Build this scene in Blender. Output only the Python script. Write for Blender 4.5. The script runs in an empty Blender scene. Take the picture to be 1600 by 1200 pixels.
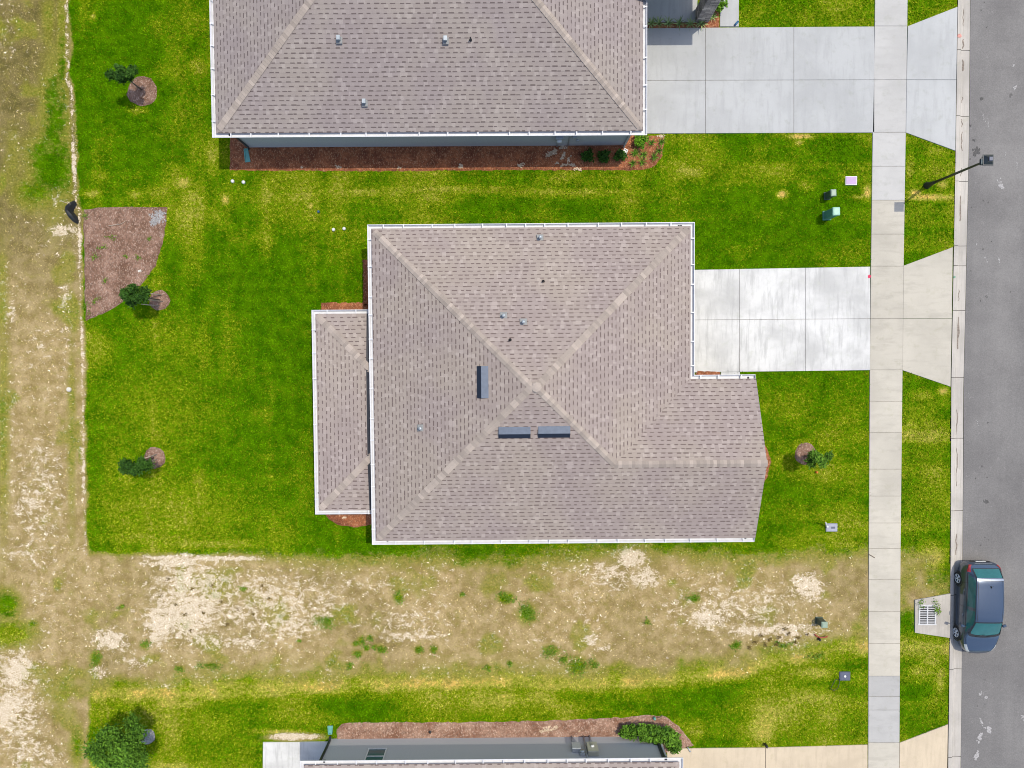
import bpy, math, random
import numpy as np
from mathutils import Vector, Matrix

random.seed(7)
RNG = np.random.default_rng(11)
scn = bpy.context.scene

# ------------------------------------------------------------------ camera
H = 34.6                      # drone height in metres above the lawn
F = 1107.0                    # focal length in photo pixels (photo is 1600 wide)
TILT = -0.036                 # the drone looks very slightly south of straight down
cam_d = bpy.data.cameras.new('camera')
cam_d.sensor_width = 36.0
cam_d.lens = 36.0 * F / 1600.0
cam_d.clip_start = 0.5
cam_d.clip_end = 2000.0
cam = bpy.data.objects.new('camera', cam_d)
cam.location = (0, 0, H)
cam.rotation_euler = (TILT, 0, 0)
scn.collection.objects.link(cam)
scn.camera = cam

# ------------------------------------------------------------------ world, sun, exposure
SUN_EL = math.radians(69.0)
SUN_AZ = math.atan2(0.79, 0.61)          # measured from +Y (top of photo) towards +X
world = bpy.data.worlds.new('World')
scn.world = world
world.use_nodes = True
wn = world.node_tree
wn.nodes.clear()
sky = wn.nodes.new('ShaderNodeTexSky')
sky.sky_type = 'NISHITA'
sky.sun_disc = False
sky.sun_elevation = SUN_EL
sky.sun_rotation = SUN_AZ
sky.air_density = 1.0
sky.dust_density = 2.0
sky.ozone_density = 1.0
bg = wn.nodes.new('ShaderNodeBackground')
bg.inputs['Strength'].default_value = 0.15
wo = wn.nodes.new('ShaderNodeOutputWorld')
wn.links.new(sky.outputs[0], bg.inputs[0])
wn.links.new(bg.outputs[0], wo.inputs[0])
sun_d = bpy.data.lights.new('sun', 'SUN')
sun_d.energy = 2.4
sun_d.angle = math.radians(0.5)
sun_d.color = (1.0, 0.935, 0.80)
sun = bpy.data.objects.new('sun', sun_d)
sv = Vector((math.sin(SUN_AZ) * math.cos(SUN_EL), math.cos(SUN_AZ) * math.cos(SUN_EL), math.sin(SUN_EL)))
sun.rotation_euler = sv.to_track_quat('Z', 'Y').to_euler()
sun.location = sv * 80
scn.collection.objects.link(sun)
scn.view_settings.view_transform = 'Standard'
scn.view_settings.look = 'None'
scn.view_settings.exposure = 0.66
scn.view_settings.gamma = 1.0
scn.render.film_transparent = False
scn.cycles.filter_width = 1.0
scn.cycles.max_bounces = 5
scn.cycles.diffuse_bounces = 3
scn.cycles.glossy_bounces = 3
scn.cycles.transmission_bounces = 3

# ------------------------------------------------------------------ map helpers
ca, sa = math.cos(TILT), math.sin(TILT)


def P(px, py, z=0.0):
    """Map point (photo survey coordinates) at height z -> world."""
    dx, dy, dz = (px - 800.0) / F, -(py - 600.0) / F, -1.0
    y2 = dy * ca - dz * sa
    z2 = dy * sa + dz * ca
    t = (z - H) / z2
    return Vector((dx * t, y2 * t, z))


def to_px(X, Y, z=0.0):
    vx, vy, vz = X, Y, (z - H)
    cy = vy * ca + vz * sa
    cz = -vy * sa + vz * ca
    return 800.0 + F * vx / (-cz), 600.0 - F * cy / (-cz)


KEXP = 1.62    # scene brightness of a white level surface, used to turn a seen colour into an albedo


def lin(c):
    c = c / 255.0
    return c / 12.92 if c <= 0.04045 else ((c + 0.055) / 1.055) ** 2.4


def C(r, g, b, k=None):
    k = KEXP if k is None else k
    return (min(lin(r) / k, 0.85), min(lin(g) / k, 0.85), min(lin(b) / k, 0.85), 1.0)


# ------------------------------------------------------------------ object helpers
def tag(o, label=None, cat=None, group=None, kind=None):
    if label: o['label'] = label
    if cat: o['category'] = cat
    if group: o['group'] = group
    if kind: o['kind'] = kind
    return o


def empty(name, loc=(0, 0, 0), rz=0.0, label=None, cat=None, group=None):
    o = bpy.data.objects.new(name, None)
    o.empty_display_size = 0.3
    o.location = loc
    o.rotation_euler = (0, 0, rz)
    scn.collection.objects.link(o)
    return tag(o, label, cat, group)


def link_mesh(name, me, mats, parent=None):
    if not isinstance(mats, (list, tuple)):
        mats = [mats]
    for m in mats:
        me.materials.append(m)
    o = bpy.data.objects.new(name, me)
    scn.collection.objects.link(o)
    if parent: o.parent = parent
    return o


class MB:
    def __init__(self):
        self.v, self.f, self.mi, self.sm, self.tint = [], [], [], [], []

    def add(self, verts, faces, mi=0, smooth=False, tint=0.5):
        b = len(self.v)
        self.v += [tuple(p) for p in verts]
        for f in faces:
            self.f.append(tuple(i + b for i in f))
            self.mi.append(mi)
            self.sm.append(smooth)
            self.tint.append(tint)

    def box(self, c, s, rz=0.0, mi=0, tint=0.5, taper=1.0, bev=0.0):
        x, y, z = s[0] / 2, s[1] / 2, s[2] / 2
        if bev > 0:
            b = min(bev, x * .9, y * .9, z * .9)
            rings = [(-z, b), (-z + b, 0), (z - b, 0), (z, b)]
            out = []
            for zz, ins in rings:
                k = 1.0 + (taper - 1.0) * (zz + z) / (2 * z)
                xx, yy = (x - ins) * k, (y - ins) * k
                bb = b * .7
                out.append([(xx - bb, -yy, zz), (xx, -yy + bb, zz), (xx, yy - bb, zz), (xx - bb, yy, zz),
                            (-xx + bb, yy, zz), (-xx, yy - bb, zz), (-xx, -yy + bb, zz), (-xx + bb, -yy, zz)])
            vs = [p for r in out for p in r]
            fs = []
            for k in range(3):
                for i in range(8):
                    j = (i + 1) % 8
                    fs.append((k * 8 + i, k * 8 + j, (k + 1) * 8 + j, (k + 1) * 8 + i))
            fs.append(tuple(range(7, -1, -1)))
            fs.append(tuple(range(24, 32)))
        else:
            t = taper
            vs = [(-x, -y, -z), (x, -y, -z), (x, y, -z), (-x, y, -z), (-x * t, -y * t, z), (x * t, -y * t, z), (x * t, y * t, z), (-x * t, y * t, z)]
            fs = [(3, 2, 1, 0), (4, 5, 6, 7), (0, 1, 5, 4), (1, 2, 6, 5), (2, 3, 7, 6), (3, 0, 4, 7)]
        c_, s_ = math.cos(rz), math.sin(rz)
        vs = [(c[0] + a * c_ - b * s_, c[1] + a * s_ + b * c_, c[2] + d) for a, b, d in vs]
        self.add(vs, fs, mi, False, tint)

    def tube(self, pts, r, n=8, mi=0, tint=0.5, r1=None, cap=True):
        pts = [Vector(p) for p in pts]
        m = len(pts)
        rs = [r + ((r1 if r1 is not None else r) - r) * i / max(1, m - 1) for i in range(m)]
        vs, fs = [], []
        for i, p in enumerate(pts):
            d = (pts[min(i + 1, m - 1)] - pts[max(i - 1, 0)]).normalized()
            a = d.orthogonal().normalized() if i == 0 else (a - d * a.dot(d)).normalized()
            b = d.cross(a)
            for k in range(n):
                t = 2 * math.pi * k / n
                vs.append(p + (a * math.cos(t) + b * math.sin(t)) * rs[i])
        for i in range(m - 1):
            for k in range(n):
                k2 = (k + 1) % n
                fs.append((i * n + k, i * n + k2, (i + 1) * n + k2, (i + 1) * n + k))
        if cap:
            fs.append(tuple(range(n - 1, -1, -1)))
            fs.append(tuple((m - 1) * n + k for k in range(n)))
        self.add(vs, fs, mi, True, tint)

    def lathe(self, c, prof, n=16, mi=0, axis='z', tint=0.5, smooth=True):
        vs, fs = [], []
        for (r, z) in prof:
            for k in range(n):
                t = 2 * math.pi * k / n
                x, y = r * math.cos(t), r * math.sin(t)
                if axis == 'z': q = (x, y, z)
                elif axis == 'y': q = (x, z, y)
                else: q = (z, x, y)
                vs.append((c[0] + q[0], c[1] + q[1], c[2] + q[2]))
        m = len(prof)
        for i in range(m - 1):
            for k in range(n):
                k2 = (k + 1) % n
                fs.append((i * n + k, i * n + k2, (i + 1) * n + k2, (i + 1) * n + k))
        fs.append(tuple(range(n - 1, -1, -1)))
        fs.append(tuple((m - 1) * n + k for k in range(n)))
        self.add(vs, fs, mi, smooth, tint)

    def slab(self, poly, z0, z1, mi=0, tint=0.5, bev=0.0):
        """Closed polygon (x,y) prism."""
        n = len(poly)
        area = sum(poly[i][0] * poly[(i + 1) % n][1] - poly[(i + 1) % n][0] * poly[i][1] for i in range(n))
        if area < 0: poly = poly[::-1]
        if bev > 0:
            ins = offset_poly(poly, -bev)
            rings = [(poly, z0), (poly, z1 - bev), (ins, z1)]
        else:
            rings = [(poly, z0), (poly, z1)]
        vs = [(p[0], p[1], z) for r, z in rings for p in r]
        fs = []
        for k in range(len(rings) - 1):
            for i in range(n):
                j = (i + 1) % n
                fs.append((k * n + i, k * n + j, (k + 1) * n + j, (k + 1) * n + i))
        fs.append(tuple((len(rings) - 1) * n + i for i in range(n)))
        self.add(vs, fs, mi, False, tint)

    def build(self, name, mats, parent=None, uv=False):
        me = bpy.data.meshes.new(name)
        me.from_pydata(self.v, [], self.f)
        me.polygons.foreach_set('material_index', self.mi)
        me.polygons.foreach_set('use_smooth', self.sm)
        at = me.attributes.new('tint', 'FLOAT', 'FACE')
        at.data.foreach_set('value', self.tint)
        if uv:
            me.update()
            ul = me.uv_layers.new(name='UVMap')
            for p in me.polygons:
                n = p.normal
                hl = math.hypot(n.x, n.y)
                if hl < 1e-3:
                    h = (0, -1)
                else:
                    h = (n.x / hl, n.y / hl)
                cz = max(abs(n.z), 0.2)
                for li in p.loop_indices:
                    co = me.vertices[me.loops[li].vertex_index].co
                    ul.data[li].uv = (co.x * -h[1] + co.y * h[0] + 50, -(co.x * h[0] + co.y * h[1]) / cz + 50)
        me.update()
        return link_mesh(name, me, mats, parent)


def offset_poly(poly, d):
    """Offset a CCW polygon outward by d."""
    n = len(poly)
    out = []
    for i in range(n):
        p0, p1, p2 = Vector(poly[i - 1][:2]), Vector(poly[i][:2]), Vector(poly[(i + 1) % n][:2])
        e1 = (p1 - p0); e2 = (p2 - p1)
        if e1.length < 1e-9 or e2.length < 1e-9:
            out.append((p1.x, p1.y)); continue
        e1.normalize(); e2.normalize()
        n1 = Vector((e1.y, -e1.x)); n2 = Vector((e2.y, -e2.x))
        k = 1 + n1.dot(n2)
        m = (n1 + n2) / max(k, 0.3)
        q = p1 + m * d
        out.append((q.x, q.y))
    return out


def fast_mesh(name, V, Fc, mats, parent=None, attrs=None, smooth=False):
    me = bpy.data.meshes.new(name)
    V = np.asarray(V, dtype=np.float32); Fc = np.asarray(Fc, dtype=np.int32)
    k = Fc.shape[1]
    me.vertices.add(len(V)); me.vertices.foreach_set('co', V.ravel())
    me.loops.add(Fc.size); me.loops.foreach_set('vertex_index', Fc.ravel())
    me.polygons.add(len(Fc)); me.polygons.foreach_set('loop_start', np.arange(0, Fc.size, k, dtype=np.int32))
    try:
        me.polygons.foreach_set('loop_total', np.full(len(Fc), k, dtype=np.int32))
    except Exception:
        pass
    if smooth:
        me.polygons.foreach_set('use_smooth', np.ones(len(Fc), dtype=bool))
    me.update(calc_edges=True)
    me.validate()
    for nm, (dom, arr) in (attrs or {}).items():
        a = me.attributes.new(nm, 'FLOAT', dom)
        a.data.foreach_set('value', np.asarray(arr, dtype=np.float32))
    return link_mesh(name, me, mats, parent)


# ------------------------------------------------------------------ numpy noise
_tabs = {}


def vnoise(x, y, seed):
    if seed not in _tabs:
        _tabs[seed] = np.random.default_rng(seed).random((256, 256))
    T = _tabs[seed]
    xi = np.floor(x).astype(int); yi = np.floor(y).astype(int)
    fx = x - xi; fy = y - yi
    fx = fx * fx * (3 - 2 * fx); fy = fy * fy * (3 - 2 * fy)
    a = T[xi & 255, yi & 255]; b = T[(xi + 1) & 255, yi & 255]
    c = T[xi & 255, (yi + 1) & 255]; d = T[(xi + 1) & 255, (yi + 1) & 255]
    return (a * (1 - fx) + b * fx) * (1 - fy) + (c * (1 - fx) + d * fx) * fy


def fbm(x, y, sx, sy=None, seed=1, octs=4):
    sy = sx if sy is None else sy
    s, a, t = 0.0, 0.5, 0.0
    for o in range(octs):
        s = s + a * vnoise(x / sx * 2 ** o + 17.3 * o + 300, y / sy * 2 ** o + 9.1 * o + 300, seed * 13 + o)
        t += a; a *= 0.5
    return s / t


def sst(a, b, x):
    t = np.clip((x - a) / (b - a), 0, 1)
    return t * t * (3 - 2 * t)


# ------------------------------------------------------------------ materials
def new_mat(name):
    m = bpy.data.materials.new(name)
    m.use_nodes = True
    nt = m.node_tree
    b = nt.nodes['Principled BSDF']
    return m, nt, b


class N:
    """Small node helper."""
    def __init__(self, nt): self.nt = nt

    def mk(self, t, **kw):
        n = self.nt.nodes.new(t)
        for k, v in kw.items(): setattr(n, k, v)
        return n

    def put(self, sock, val):
        if hasattr(val, 'is_output'):
            self.nt.links.new(val, sock)
        else:
            sock.default_value = val

    def math(self, op, a, b=0.0, c=None, clamp=False):
        n = self.mk('ShaderNodeMath', operation=op, use_clamp=clamp)
        self.put(n.inputs[0], a); self.put(n.inputs[1], b)
        if c is not None: self.put(n.inputs[2], c)
        return n.outputs[0]

    def mix(self, f, a, b, mode='MIX'):
        n = self.mk('ShaderNodeMix', data_type='RGBA', blend_type=mode)
        self.put(n.inputs[0], f); self.put(n.inputs[6], a); self.put(n.inputs[7], b)
        return n.outputs[2]

    def noise(self, vec, scale, detail=4.0, rough=0.55, dist=0.0):
        n = self.mk('ShaderNodeTexNoise')
        self.put(n.inputs['Vector'], vec)
        n.inputs['Scale'].default_value = scale
        n.inputs['Detail'].default_value = detail
        n.inputs['Roughness'].default_value = rough
        n.inputs['Distortion'].default_value = dist
        return n.outputs['Fac']

    def ramp(self, f, a, b):
        n = self.mk('ShaderNodeMapRange', interpolation_type='SMOOTHSTEP')
        self.put(n.inputs[0], f); n.inputs[1].default_value = a; n.inputs[2].default_value = b
        return n.outputs[0]

    def attr(self, name):
        return self.mk('ShaderNodeAttribute', attribute_name=name).outputs['Fac']

    def pos(self):
        return self.mk('ShaderNodeNewGeometry').outputs['Position']

    def obj(self):
        return self.mk('ShaderNodeTexCoord').outputs['Object']

    def map(self, vec, scale=(1, 1, 1), rot=(0, 0, 0)):
        n = self.mk('ShaderNodeMapping')
        self.put(n.inputs[0], vec); n.inputs['Scale'].default_value = scale; n.inputs['Rotation'].default_value = rot
        return n.outputs[0]

    def bump(self, h, strength=0.3, dist=0.02):
        n = self.mk('ShaderNodeBump')
        n.inputs['Strength'].default_value = strength; n.inputs['Distance'].default_value = dist
        self.put(n.inputs['Height'], h)
        return n.outputs[0]


def mat_simple(name, col, rough=0.6, metal=0.0, var=0.12, scale=6.0, coat=0.0, spec=0.5, tint_amt=0.0):
    m, nt, b = new_mat(name)
    g = N(nt)
    v = g.noise(g.obj(), scale, 5, 0.6)
    dark = tuple(c * (1 - var) for c in col[:3]) + (1,)
    lite = tuple(min(c * (1 + var), 0.95) for c in col[:3]) + (1,)
    c = g.mix(g.ramp(v, 0.3, 0.7), dark, lite)
    if tint_amt:
        t = g.math('MULTIPLY_ADD', g.attr('tint'), 2 * tint_amt, 1 - tint_amt)
        c = g.mix(1.0, c, t, 'MULTIPLY')
    nt.links.new(c, b.inputs['Base Color'])
    b.inputs['Roughness'].default_value = rough
    b.inputs['Metallic'].default_value = metal
    b.inputs['Specular IOR Level'].default_value = spec
    if coat:
        b.inputs['Coat Weight'].default_value = coat
        b.inputs['Coat Roughness'].default_value = 0.06
    return m


def mat_concrete(name, col, stain=0.25, warm=None, streak=(5.0, 0.6)):
    m, nt, b = new_mat(name)
    g = N(nt)
    p = g.pos()
    big = g.noise(p, 0.45, 4, 0.6, 0.3)
    st = g.noise(g.map(p, (streak[0], streak[1], 1)), 1.0, 5, 0.65)
    sp = g.noise(p, 30, 3, 0.7)
    spots = g.noise(p, 2.3, 6, 0.7)
    c0 = tuple(c * (1 - stain) for c in col[:3]) + (1,)
    c = g.mix(g.ramp(big, 0.3, 0.65), c0, col)
    c = g.mix(g.math('MULTIPLY', g.ramp(st, 0.47, 0.68), 0.7), c, tuple(x * (1 - stain * 1.25) for x in col[:3]) + (1,))
    c = g.mix(g.math('MULTIPLY', g.ramp(spots, 0.52, 0.72), 0.45), c, tuple(a * k for a, k in zip(col[:3], (0.72, 0.74, 0.66))) + (1,))
    c = g.mix(1.0, c, g.math('MULTIPLY_ADD', sp, 0.22, 0.89), 'MULTIPLY')
    t = g.math('MULTIPLY_ADD', g.attr('tint'), 0.5, 0.75)
    c = g.mix(1.0, c, t, 'MULTIPLY')
    nt.links.new(c, b.inputs['Base Color'])
    b.inputs['Roughness'].default_value = 0.85
    b.inputs['Specular IOR Level'].default_value = 0.2
    nt.links.new(g.bump(sp, 0.15, 0.01), b.inputs['Normal'])
    return m


def mat_shingle(name, dark, mid, light, dash):
    m, nt, b = new_mat(name)
    g = N(nt)
    uv = g.mk('ShaderNodeUVMap', uv_map='UVMap').outputs[0]
    sep = g.mk('ShaderNodeSeparateXYZ'); nt.links.new(uv, sep.inputs[0])
    u, v = sep.outputs[0], sep.outputs[1]
    # slight waviness of the courses
    wob = g.noise(g.map(uv, (0.5, 1.0, 1)), 1.0, 2, 0.5)
    v2 = g.math('MULTIPLY_ADD', wob, 0.05, v)
    rv = g.math('DIVIDE', v2, 0.186)
    row = g.math('FLOOR', rv)
    fr = g.math('FRACT', rv)
    wn1 = g.mk('ShaderNodeTexWhiteNoise', noise_dimensions='1D'); nt.links.new(row, wn1.inputs['W'])
    off = wn1.outputs[0]

    def cell(size, k):
        uu = g.math('ADD', g.math('DIVIDE', u, size), g.math('MULTIPLY', off, k))
        ci = g.math('FLOOR', uu)
        cmb = g.mk('ShaderNodeCombineXYZ'); nt.links.new(ci, cmb.inputs[0]); nt.links.new(row, cmb.inputs[1]); cmb.inputs[2].default_value = k
        w = g.mk('ShaderNodeTexWhiteNoise', noise_dimensions='3D'); nt.links.new(cmb.outputs[0], w.inputs['Vector'])
        s = g.mk('ShaderNodeSeparateColor'); nt.links.new(w.outputs['Color'], s.inputs[0])
        return g.math('FRACT', uu), s.outputs[0], s.outputs[1], s.outputs[2]
    lf, r1, r2, r3 = cell(0.345, 5.0)
    a = g.math('MULTIPLY', r1, 0.35)
    ln = g.math('MULTIPLY_ADD', r2, 0.32, 0.36)
    rel = g.math('SUBTRACT', lf, a)
    inu = g.math('MULTIPLY', g.math('GREATER_THAN', rel, 0.0), g.math('LESS_THAN', rel, ln))
    thick = g.math('MULTIPLY_ADD', r3, 0.12, 0.20)
    dashm = g.math('MULTIPLY', inu, g.math('LESS_THAN', fr, thick))
    f2, q1, q2, q3 = cell(0.95, 3.0)
    f3, s1, s2, s3 = cell(0.17, 9.0)
    base = g.mix(q1, dark, mid)
    base = g.mix(g.math('MULTIPLY', s1, 0.55), base, mid)
    base = g.mix(g.math('MULTIPLY', g.math('GREATER_THAN', s2, 0.86), 0.75), base, light)
    base = g.mix(g.math('MULTIPLY', inu, 0.25), base, dark)
    big = g.noise(g.pos(), 0.35, 3, 0.55)
    warm = tuple(c * k for c, k in zip(mid[:3], (1.12, 1.10, 1.01))) + (1,)
    cool = tuple(c * k for c, k in zip(mid[:3], (0.94, 0.89, 0.94))) + (1,)
    base = g.mix(0.5, base, g.mix(g.ramp(big, 0.35, 0.65), cool, warm))
    line = g.math('MULTIPLY', g.math('LESS_THAN', fr, 0.10), 0.25)
    base = g.mix(line, base, dash)
    c = g.mix(g.math('MULTIPLY', dashm, 0.85), base, dash)
    gran = g.noise(g.pos(), 45, 2, 0.7)
    c = g.mix(1.0, c, g.math('MULTIPLY_ADD', gran, 0.5, 0.75), 'MULTIPLY')
    nt.links.new(c, b.inputs['Base Color'])
    b.inputs['Roughness'].default_value = 0.95
    b.inputs['Specular IOR Level'].default_value = 0.15
    nt.links.new(g.bump(g.math('SUBTRACT', 1.0, fr), 0.35, 0.012), b.inputs['Normal'])
    return m


def mat_ground(name, blades=False):
    m, nt, b = new_mat(name)
    g = N(nt)
    p = g.pos()
    lush, yel, sand, tone = g.attr('lush'), g.attr('yellow'), g.attr('sand'), g.attr('tone')
    n1 = g.noise(p, 1.6, 5, 0.6)
    n2 = g.noise(p, 6.0, 5, 0.65)
    n3 = g.noise(p, 22.0, 3, 0.7)
    ns = g.noise(g.map(p, (2.9, 3.9, 1)), 1.0, 9, 0.76, 0.35)
    # lawn
    if blades:
        n3 = g.attr('tint2')
        yj = g.math('MULTIPLY', g.math('SUBTRACT', g.attr('tint2'), 0.5), 0.30)
    else:
        yj = g.math('MULTIPLY', g.math('SUBTRACT', n3, 0.5), 1.1)
    lawn = g.mix(g.ramp(n1, 0.32, 0.68), C(58, 104, 2), C(88, 132, 5))
    lawn = g.mix(g.math('MULTIPLY', g.ramp(n2, 0.5, 0.70), 0.7), lawn, C(44, 80, 2))
    yv = g.math('ADD', g.math('ADD', yel, yj), g.math('MULTIPLY', g.math('SUBTRACT', n2, 0.5), 1.7))
    lawn = g.mix(g.ramp(yv, 0.05, 0.75), lawn, g.mix(g.ramp(n3, 0.3, 0.7), C(108, 134, 6), C(144, 154, 28)))
    lawn = g.mix(g.ramp(yv, 0.55, 1.15), lawn, C(176, 172, 72))
    lawn = g.mix(g.ramp(yv, 1.05, 1.5), lawn, C(226, 190, 100))
    # dry field
    n4 = g.noise(p, 3.1, 6, 0.7)
    n5 = g.noise(p, 9.0, 5, 0.7)
    olive = g.mix(g.ramp(n1, 0.35, 0.65), C(94, 90, 46), C(122, 112, 64))
    tan = g.mix(g.ramp(n1, 0.35, 0.65), C(174, 150, 100), C(212, 187, 140))
    field = g.mix(tone, olive, tan)
    field = g.mix(g.math('MULTIPLY', g.ramp(n4, 0.48, 0.66), 0.5), field, C(146, 138, 62))
    field = g.mix(g.math('MULTIPLY', g.ramp(n5, 0.55, 0.7), 0.5), field, C(128, 104, 58))
    field = g.mix(g.math('MULTIPLY', g.ramp(n3, 0.52, 0.72), 0.6), field, C(206, 184, 124))
    field = g.mix(g.math('MULTIPLY', g.ramp(lush, 0.04, 0.42), 0.75), field, g.mix(g.ramp(n5, 0.35, 0.65), C(116, 124, 26), C(166, 160, 66)))
    # bare sand showing through
    sm = g.ramp(g.math('ADD', g.math('MULTIPLY', sand, 0.95), g.math('ADD', g.math('MULTIPLY', g.math('SUBTRACT', ns, 0.5), 2.5), g.math('MULTIPLY', g.math('SUBTRACT', n3, 0.5), 0.8))), 0.47, 0.73)
    sandc = g.mix(g.ramp(n3, 0.35, 0.7), C(218, 196, 162), C(250, 236, 212))
    field = g.mix(sm, field, sandc)
    lm = g.ramp(g.math('ADD', lush, g.math('ADD', g.math('MULTIPLY', g.math('SUBTRACT', ns, 0.5), 1.1), g.math('MULTIPLY', g.math('SUBTRACT', n2, 0.5), 0.5))), 0.32, 0.72)
    c = g.mix(lm, field, lawn)
    if blades:
        t = g.math('MULTIPLY_ADD', g.attr('tint'), 1.2, 0.62)
        c = g.mix(1.0, c, t, 'MULTIPLY')
    else:
        c = g.mix(1.0, c, g.math('MULTIPLY_ADD', n3, 0.6, 0.66), 'MULTIPLY')
    nt.links.new(c, b.inputs['Base Color'])
    b.inputs['Roughness'].default_value = 0.9
    b.inputs['Specular IOR Level'].default_value = 0.0
    if not blades:
        nt.links.new(g.bump(n3, 0.5, 0.04), b.inputs['Normal'])
    return m


def mat_mulch(name, a, bcol, c3, scale=9.0):
    m, nt, b = new_mat(name)
    g = N(nt)
    p = g.pos()
    vo = g.mk('ShaderNodeTexVoronoi'); g.put(vo.inputs['Vector'], g.map(p, (1.9, 0.8, 1), (0, 0, 0.6))); vo.inputs['Scale'].default_value = scale * 2.6
    s = g.mk('ShaderNodeSeparateColor'); nt.links.new(vo.outputs['Color'], s.inputs[0])
    n1 = g.noise(p, 1.3, 4, 0.6)
    n2 = g.noise(p, scale * 0.9, 7, 0.85)
    c = g.mix(g.ramp(n1, 0.3, 0.7), a, bcol)
    c = g.mix(g.math('MULTIPLY', g.math('GREATER_THAN', s.outputs[0], 0.86), 0.5), c, c3)
    c = g.mix(1.0, c, g.math('MULTIPLY_ADD', g.ramp(n2, 0.3, 0.7), 0.9, 0.55), 'MULTIPLY')
    nt.links.new(c, b.inputs['Base Color'])
    b.inputs['Roughness'].default_value = 0.95
    b.inputs['Specular IOR Level'].default_value = 0.1
    nt.links.new(g.bump(n2, 0.6, 0.03), b.inputs['Normal'])
    return m


def mat_asphalt():
    m, nt, b = new_mat('asphalt')
    g = N(nt)
    p = g.pos()
    fine = g.noise(p, 16, 6, 0.9)
    mid = g.noise(p, 4, 5, 0.65)
    big = g.noise(p, 0.35, 4, 0.6)
    lanes = g.noise(g.map(p, (0.9, 0.03, 1)), 1.0, 3, 0.5)
    c = g.mix(g.ramp(big, 0.3, 0.7), C(128, 125, 123), C(146, 143, 140))
    c = g.mix(g.math('MULTIPLY', g.ramp(lanes, 0.4, 0.7), 0.4), c, C(118, 116, 115))
    c = g.mix(g.math('MULTIPLY', g.ramp(mid, 0.6, 0.75), 0.35), c, C(162, 158, 155))
    spots = g.noise(p, 2.1, 3, 0.5)
    c = g.mix(g.math('MULTIPLY', g.ramp(spots, 0.74, 0.78), 0.5), c, C(72, 70, 69))
    c = g.mix(1.0, c, g.math('MULTIPLY_ADD', g.ramp(fine, 0.3, 0.7), 0.42, 0.79), 'MULTIPLY')
    nt.links.new(c, b.inputs['Base Color'])
    b.inputs['Roughness'].default_value = 0.9
    b.inputs['Specular IOR Level'].default_value = 0.2
    nt.links.new(g.bump(fine, 0.3, 0.01), b.inputs['Normal'])
    return m


def mat_leaf(name, a, bcol, trans=0.25):
    m, nt, b = new_mat(name)
    g = N(nt)
    c = g.mix(g.attr('tint'), a, bcol)
    nt.links.new(c, b.inputs['Base Color'])
    b.inputs['Roughness'].default_value = 0.7
    b.inputs['Specular IOR Level'].default_value = 0.12
    return m


def mat_stone():
    m, nt, b = new_mat('ledger_stone')
    g = N(nt)
    br = g.mk('ShaderNodeTexBrick')
    tc = g.mk('ShaderNodeTexCoord').outputs['Object']
    sep = g.mk('ShaderNodeSeparateXYZ'); nt.links.new(tc, sep.inputs[0])
    cmb = g.mk('ShaderNodeCombineXYZ')
    g.put(cmb.inputs[0], g.math('ADD', sep.outputs[0], sep.outputs[1])); nt.links.new(sep.outputs[2], cmb.inputs[1])
    nt.links.new(cmb.outputs[0], br.inputs['Vector'])
    br.inputs['Scale'].default_value = 1.0
    br.inputs['Brick Width'].default_value = 0.34
    br.inputs['Row Height'].default_value = 0.12
    br.inputs['Mortar Size'].default_value = 0.008
    br.inputs['Color1'].default_value = C(190, 178, 166, 1.0)
    br.inputs['Color2'].default_value = C(120, 112, 108, 1.0)
    br.inputs['Mortar'].default_value = C(70, 66, 66, 1.0)
    n = g.noise(tc, 9, 4, 0.7)
    c = g.mix(1.0, br.outputs['Color'], g.math('MULTIPLY_ADD', n, 0.9, 0.5), 'MULTIPLY')
    nt.links.new(c, b.inputs['Base Color'])
    b.inputs['Roughness'].default_value = 0.9
    return m


def mat_glass(name, col, rough=0.05):
    m, nt, b = new_mat(name)
    g = N(nt)
    n = g.noise(g.obj(), 3.0, 2, 0.5)
    c = g.mix(n, tuple(x * 0.6 for x in col[:3]) + (1,), col)
    nt.links.new(c, b.inputs['Base Color'])
    b.inputs['Roughness'].default_value = rough
    b.inputs['Specular IOR Level'].default_value = 0.5
    return m


M = {}
M['ground'] = mat_ground('lawn_and_field')
M['blade'] = mat_ground('grass_blades', True)
M['drive_white'] = mat_concrete('driveway_concrete_white', C(233, 232, 228), 0.30)
M['drive_grey'] = mat_concrete('driveway_concrete_grey', C(200, 201, 200), 0.13, streak=(4.0, .5))
M['drive_beige'] = mat_concrete('driveway_concrete_beige', C(228, 210, 182), 0.16)
M['walk'] = mat_concrete('sidewalk_concrete', C(211, 204, 189), 0.15, streak=(0.8, 3.0))
M['walk_cool'] = mat_concrete('sidewalk_concrete_cool', C(206, 204, 200), 0.12, streak=(0.8, 3.0))
M['curb'] = mat_concrete('curb_concrete', C(212, 205, 195), 0.22, streak=(9.0, .5))
M['joint_pale'] = mat_simple('joint_sand', C(158, 152, 142), 0.95, var=0.3)
M['joint'] = mat_simple('joint_dirt', C(78, 70, 62), 0.95, var=0.3)
M['asphalt'] = mat_asphalt()
M['scuff'] = mat_simple('chalk_scuff', C(180, 177, 175), 0.9, var=0.25, scale=20)
M['oil'] = mat_simple('oil_stain', C(86, 84, 82), 0.8, var=0.3, scale=20)
M['dirt'] = mat_simple('gutter_dirt', C(146, 134, 122), 0.9, var=0.3, scale=12)
M['mulch_red'] = mat_mulch('mulch_red', C(132, 80, 58), C(180, 114, 78), C(222, 174, 134))
M['mulch_brown'] = mat_mulch('mulch_brown', C(122, 92, 74), C(160, 128, 110), C(206, 184, 168))
M['mulch_pale'] = mat_mulch('mulch_pale', C(142, 104, 84), C(180, 146, 126), C(228, 204, 186))
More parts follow.
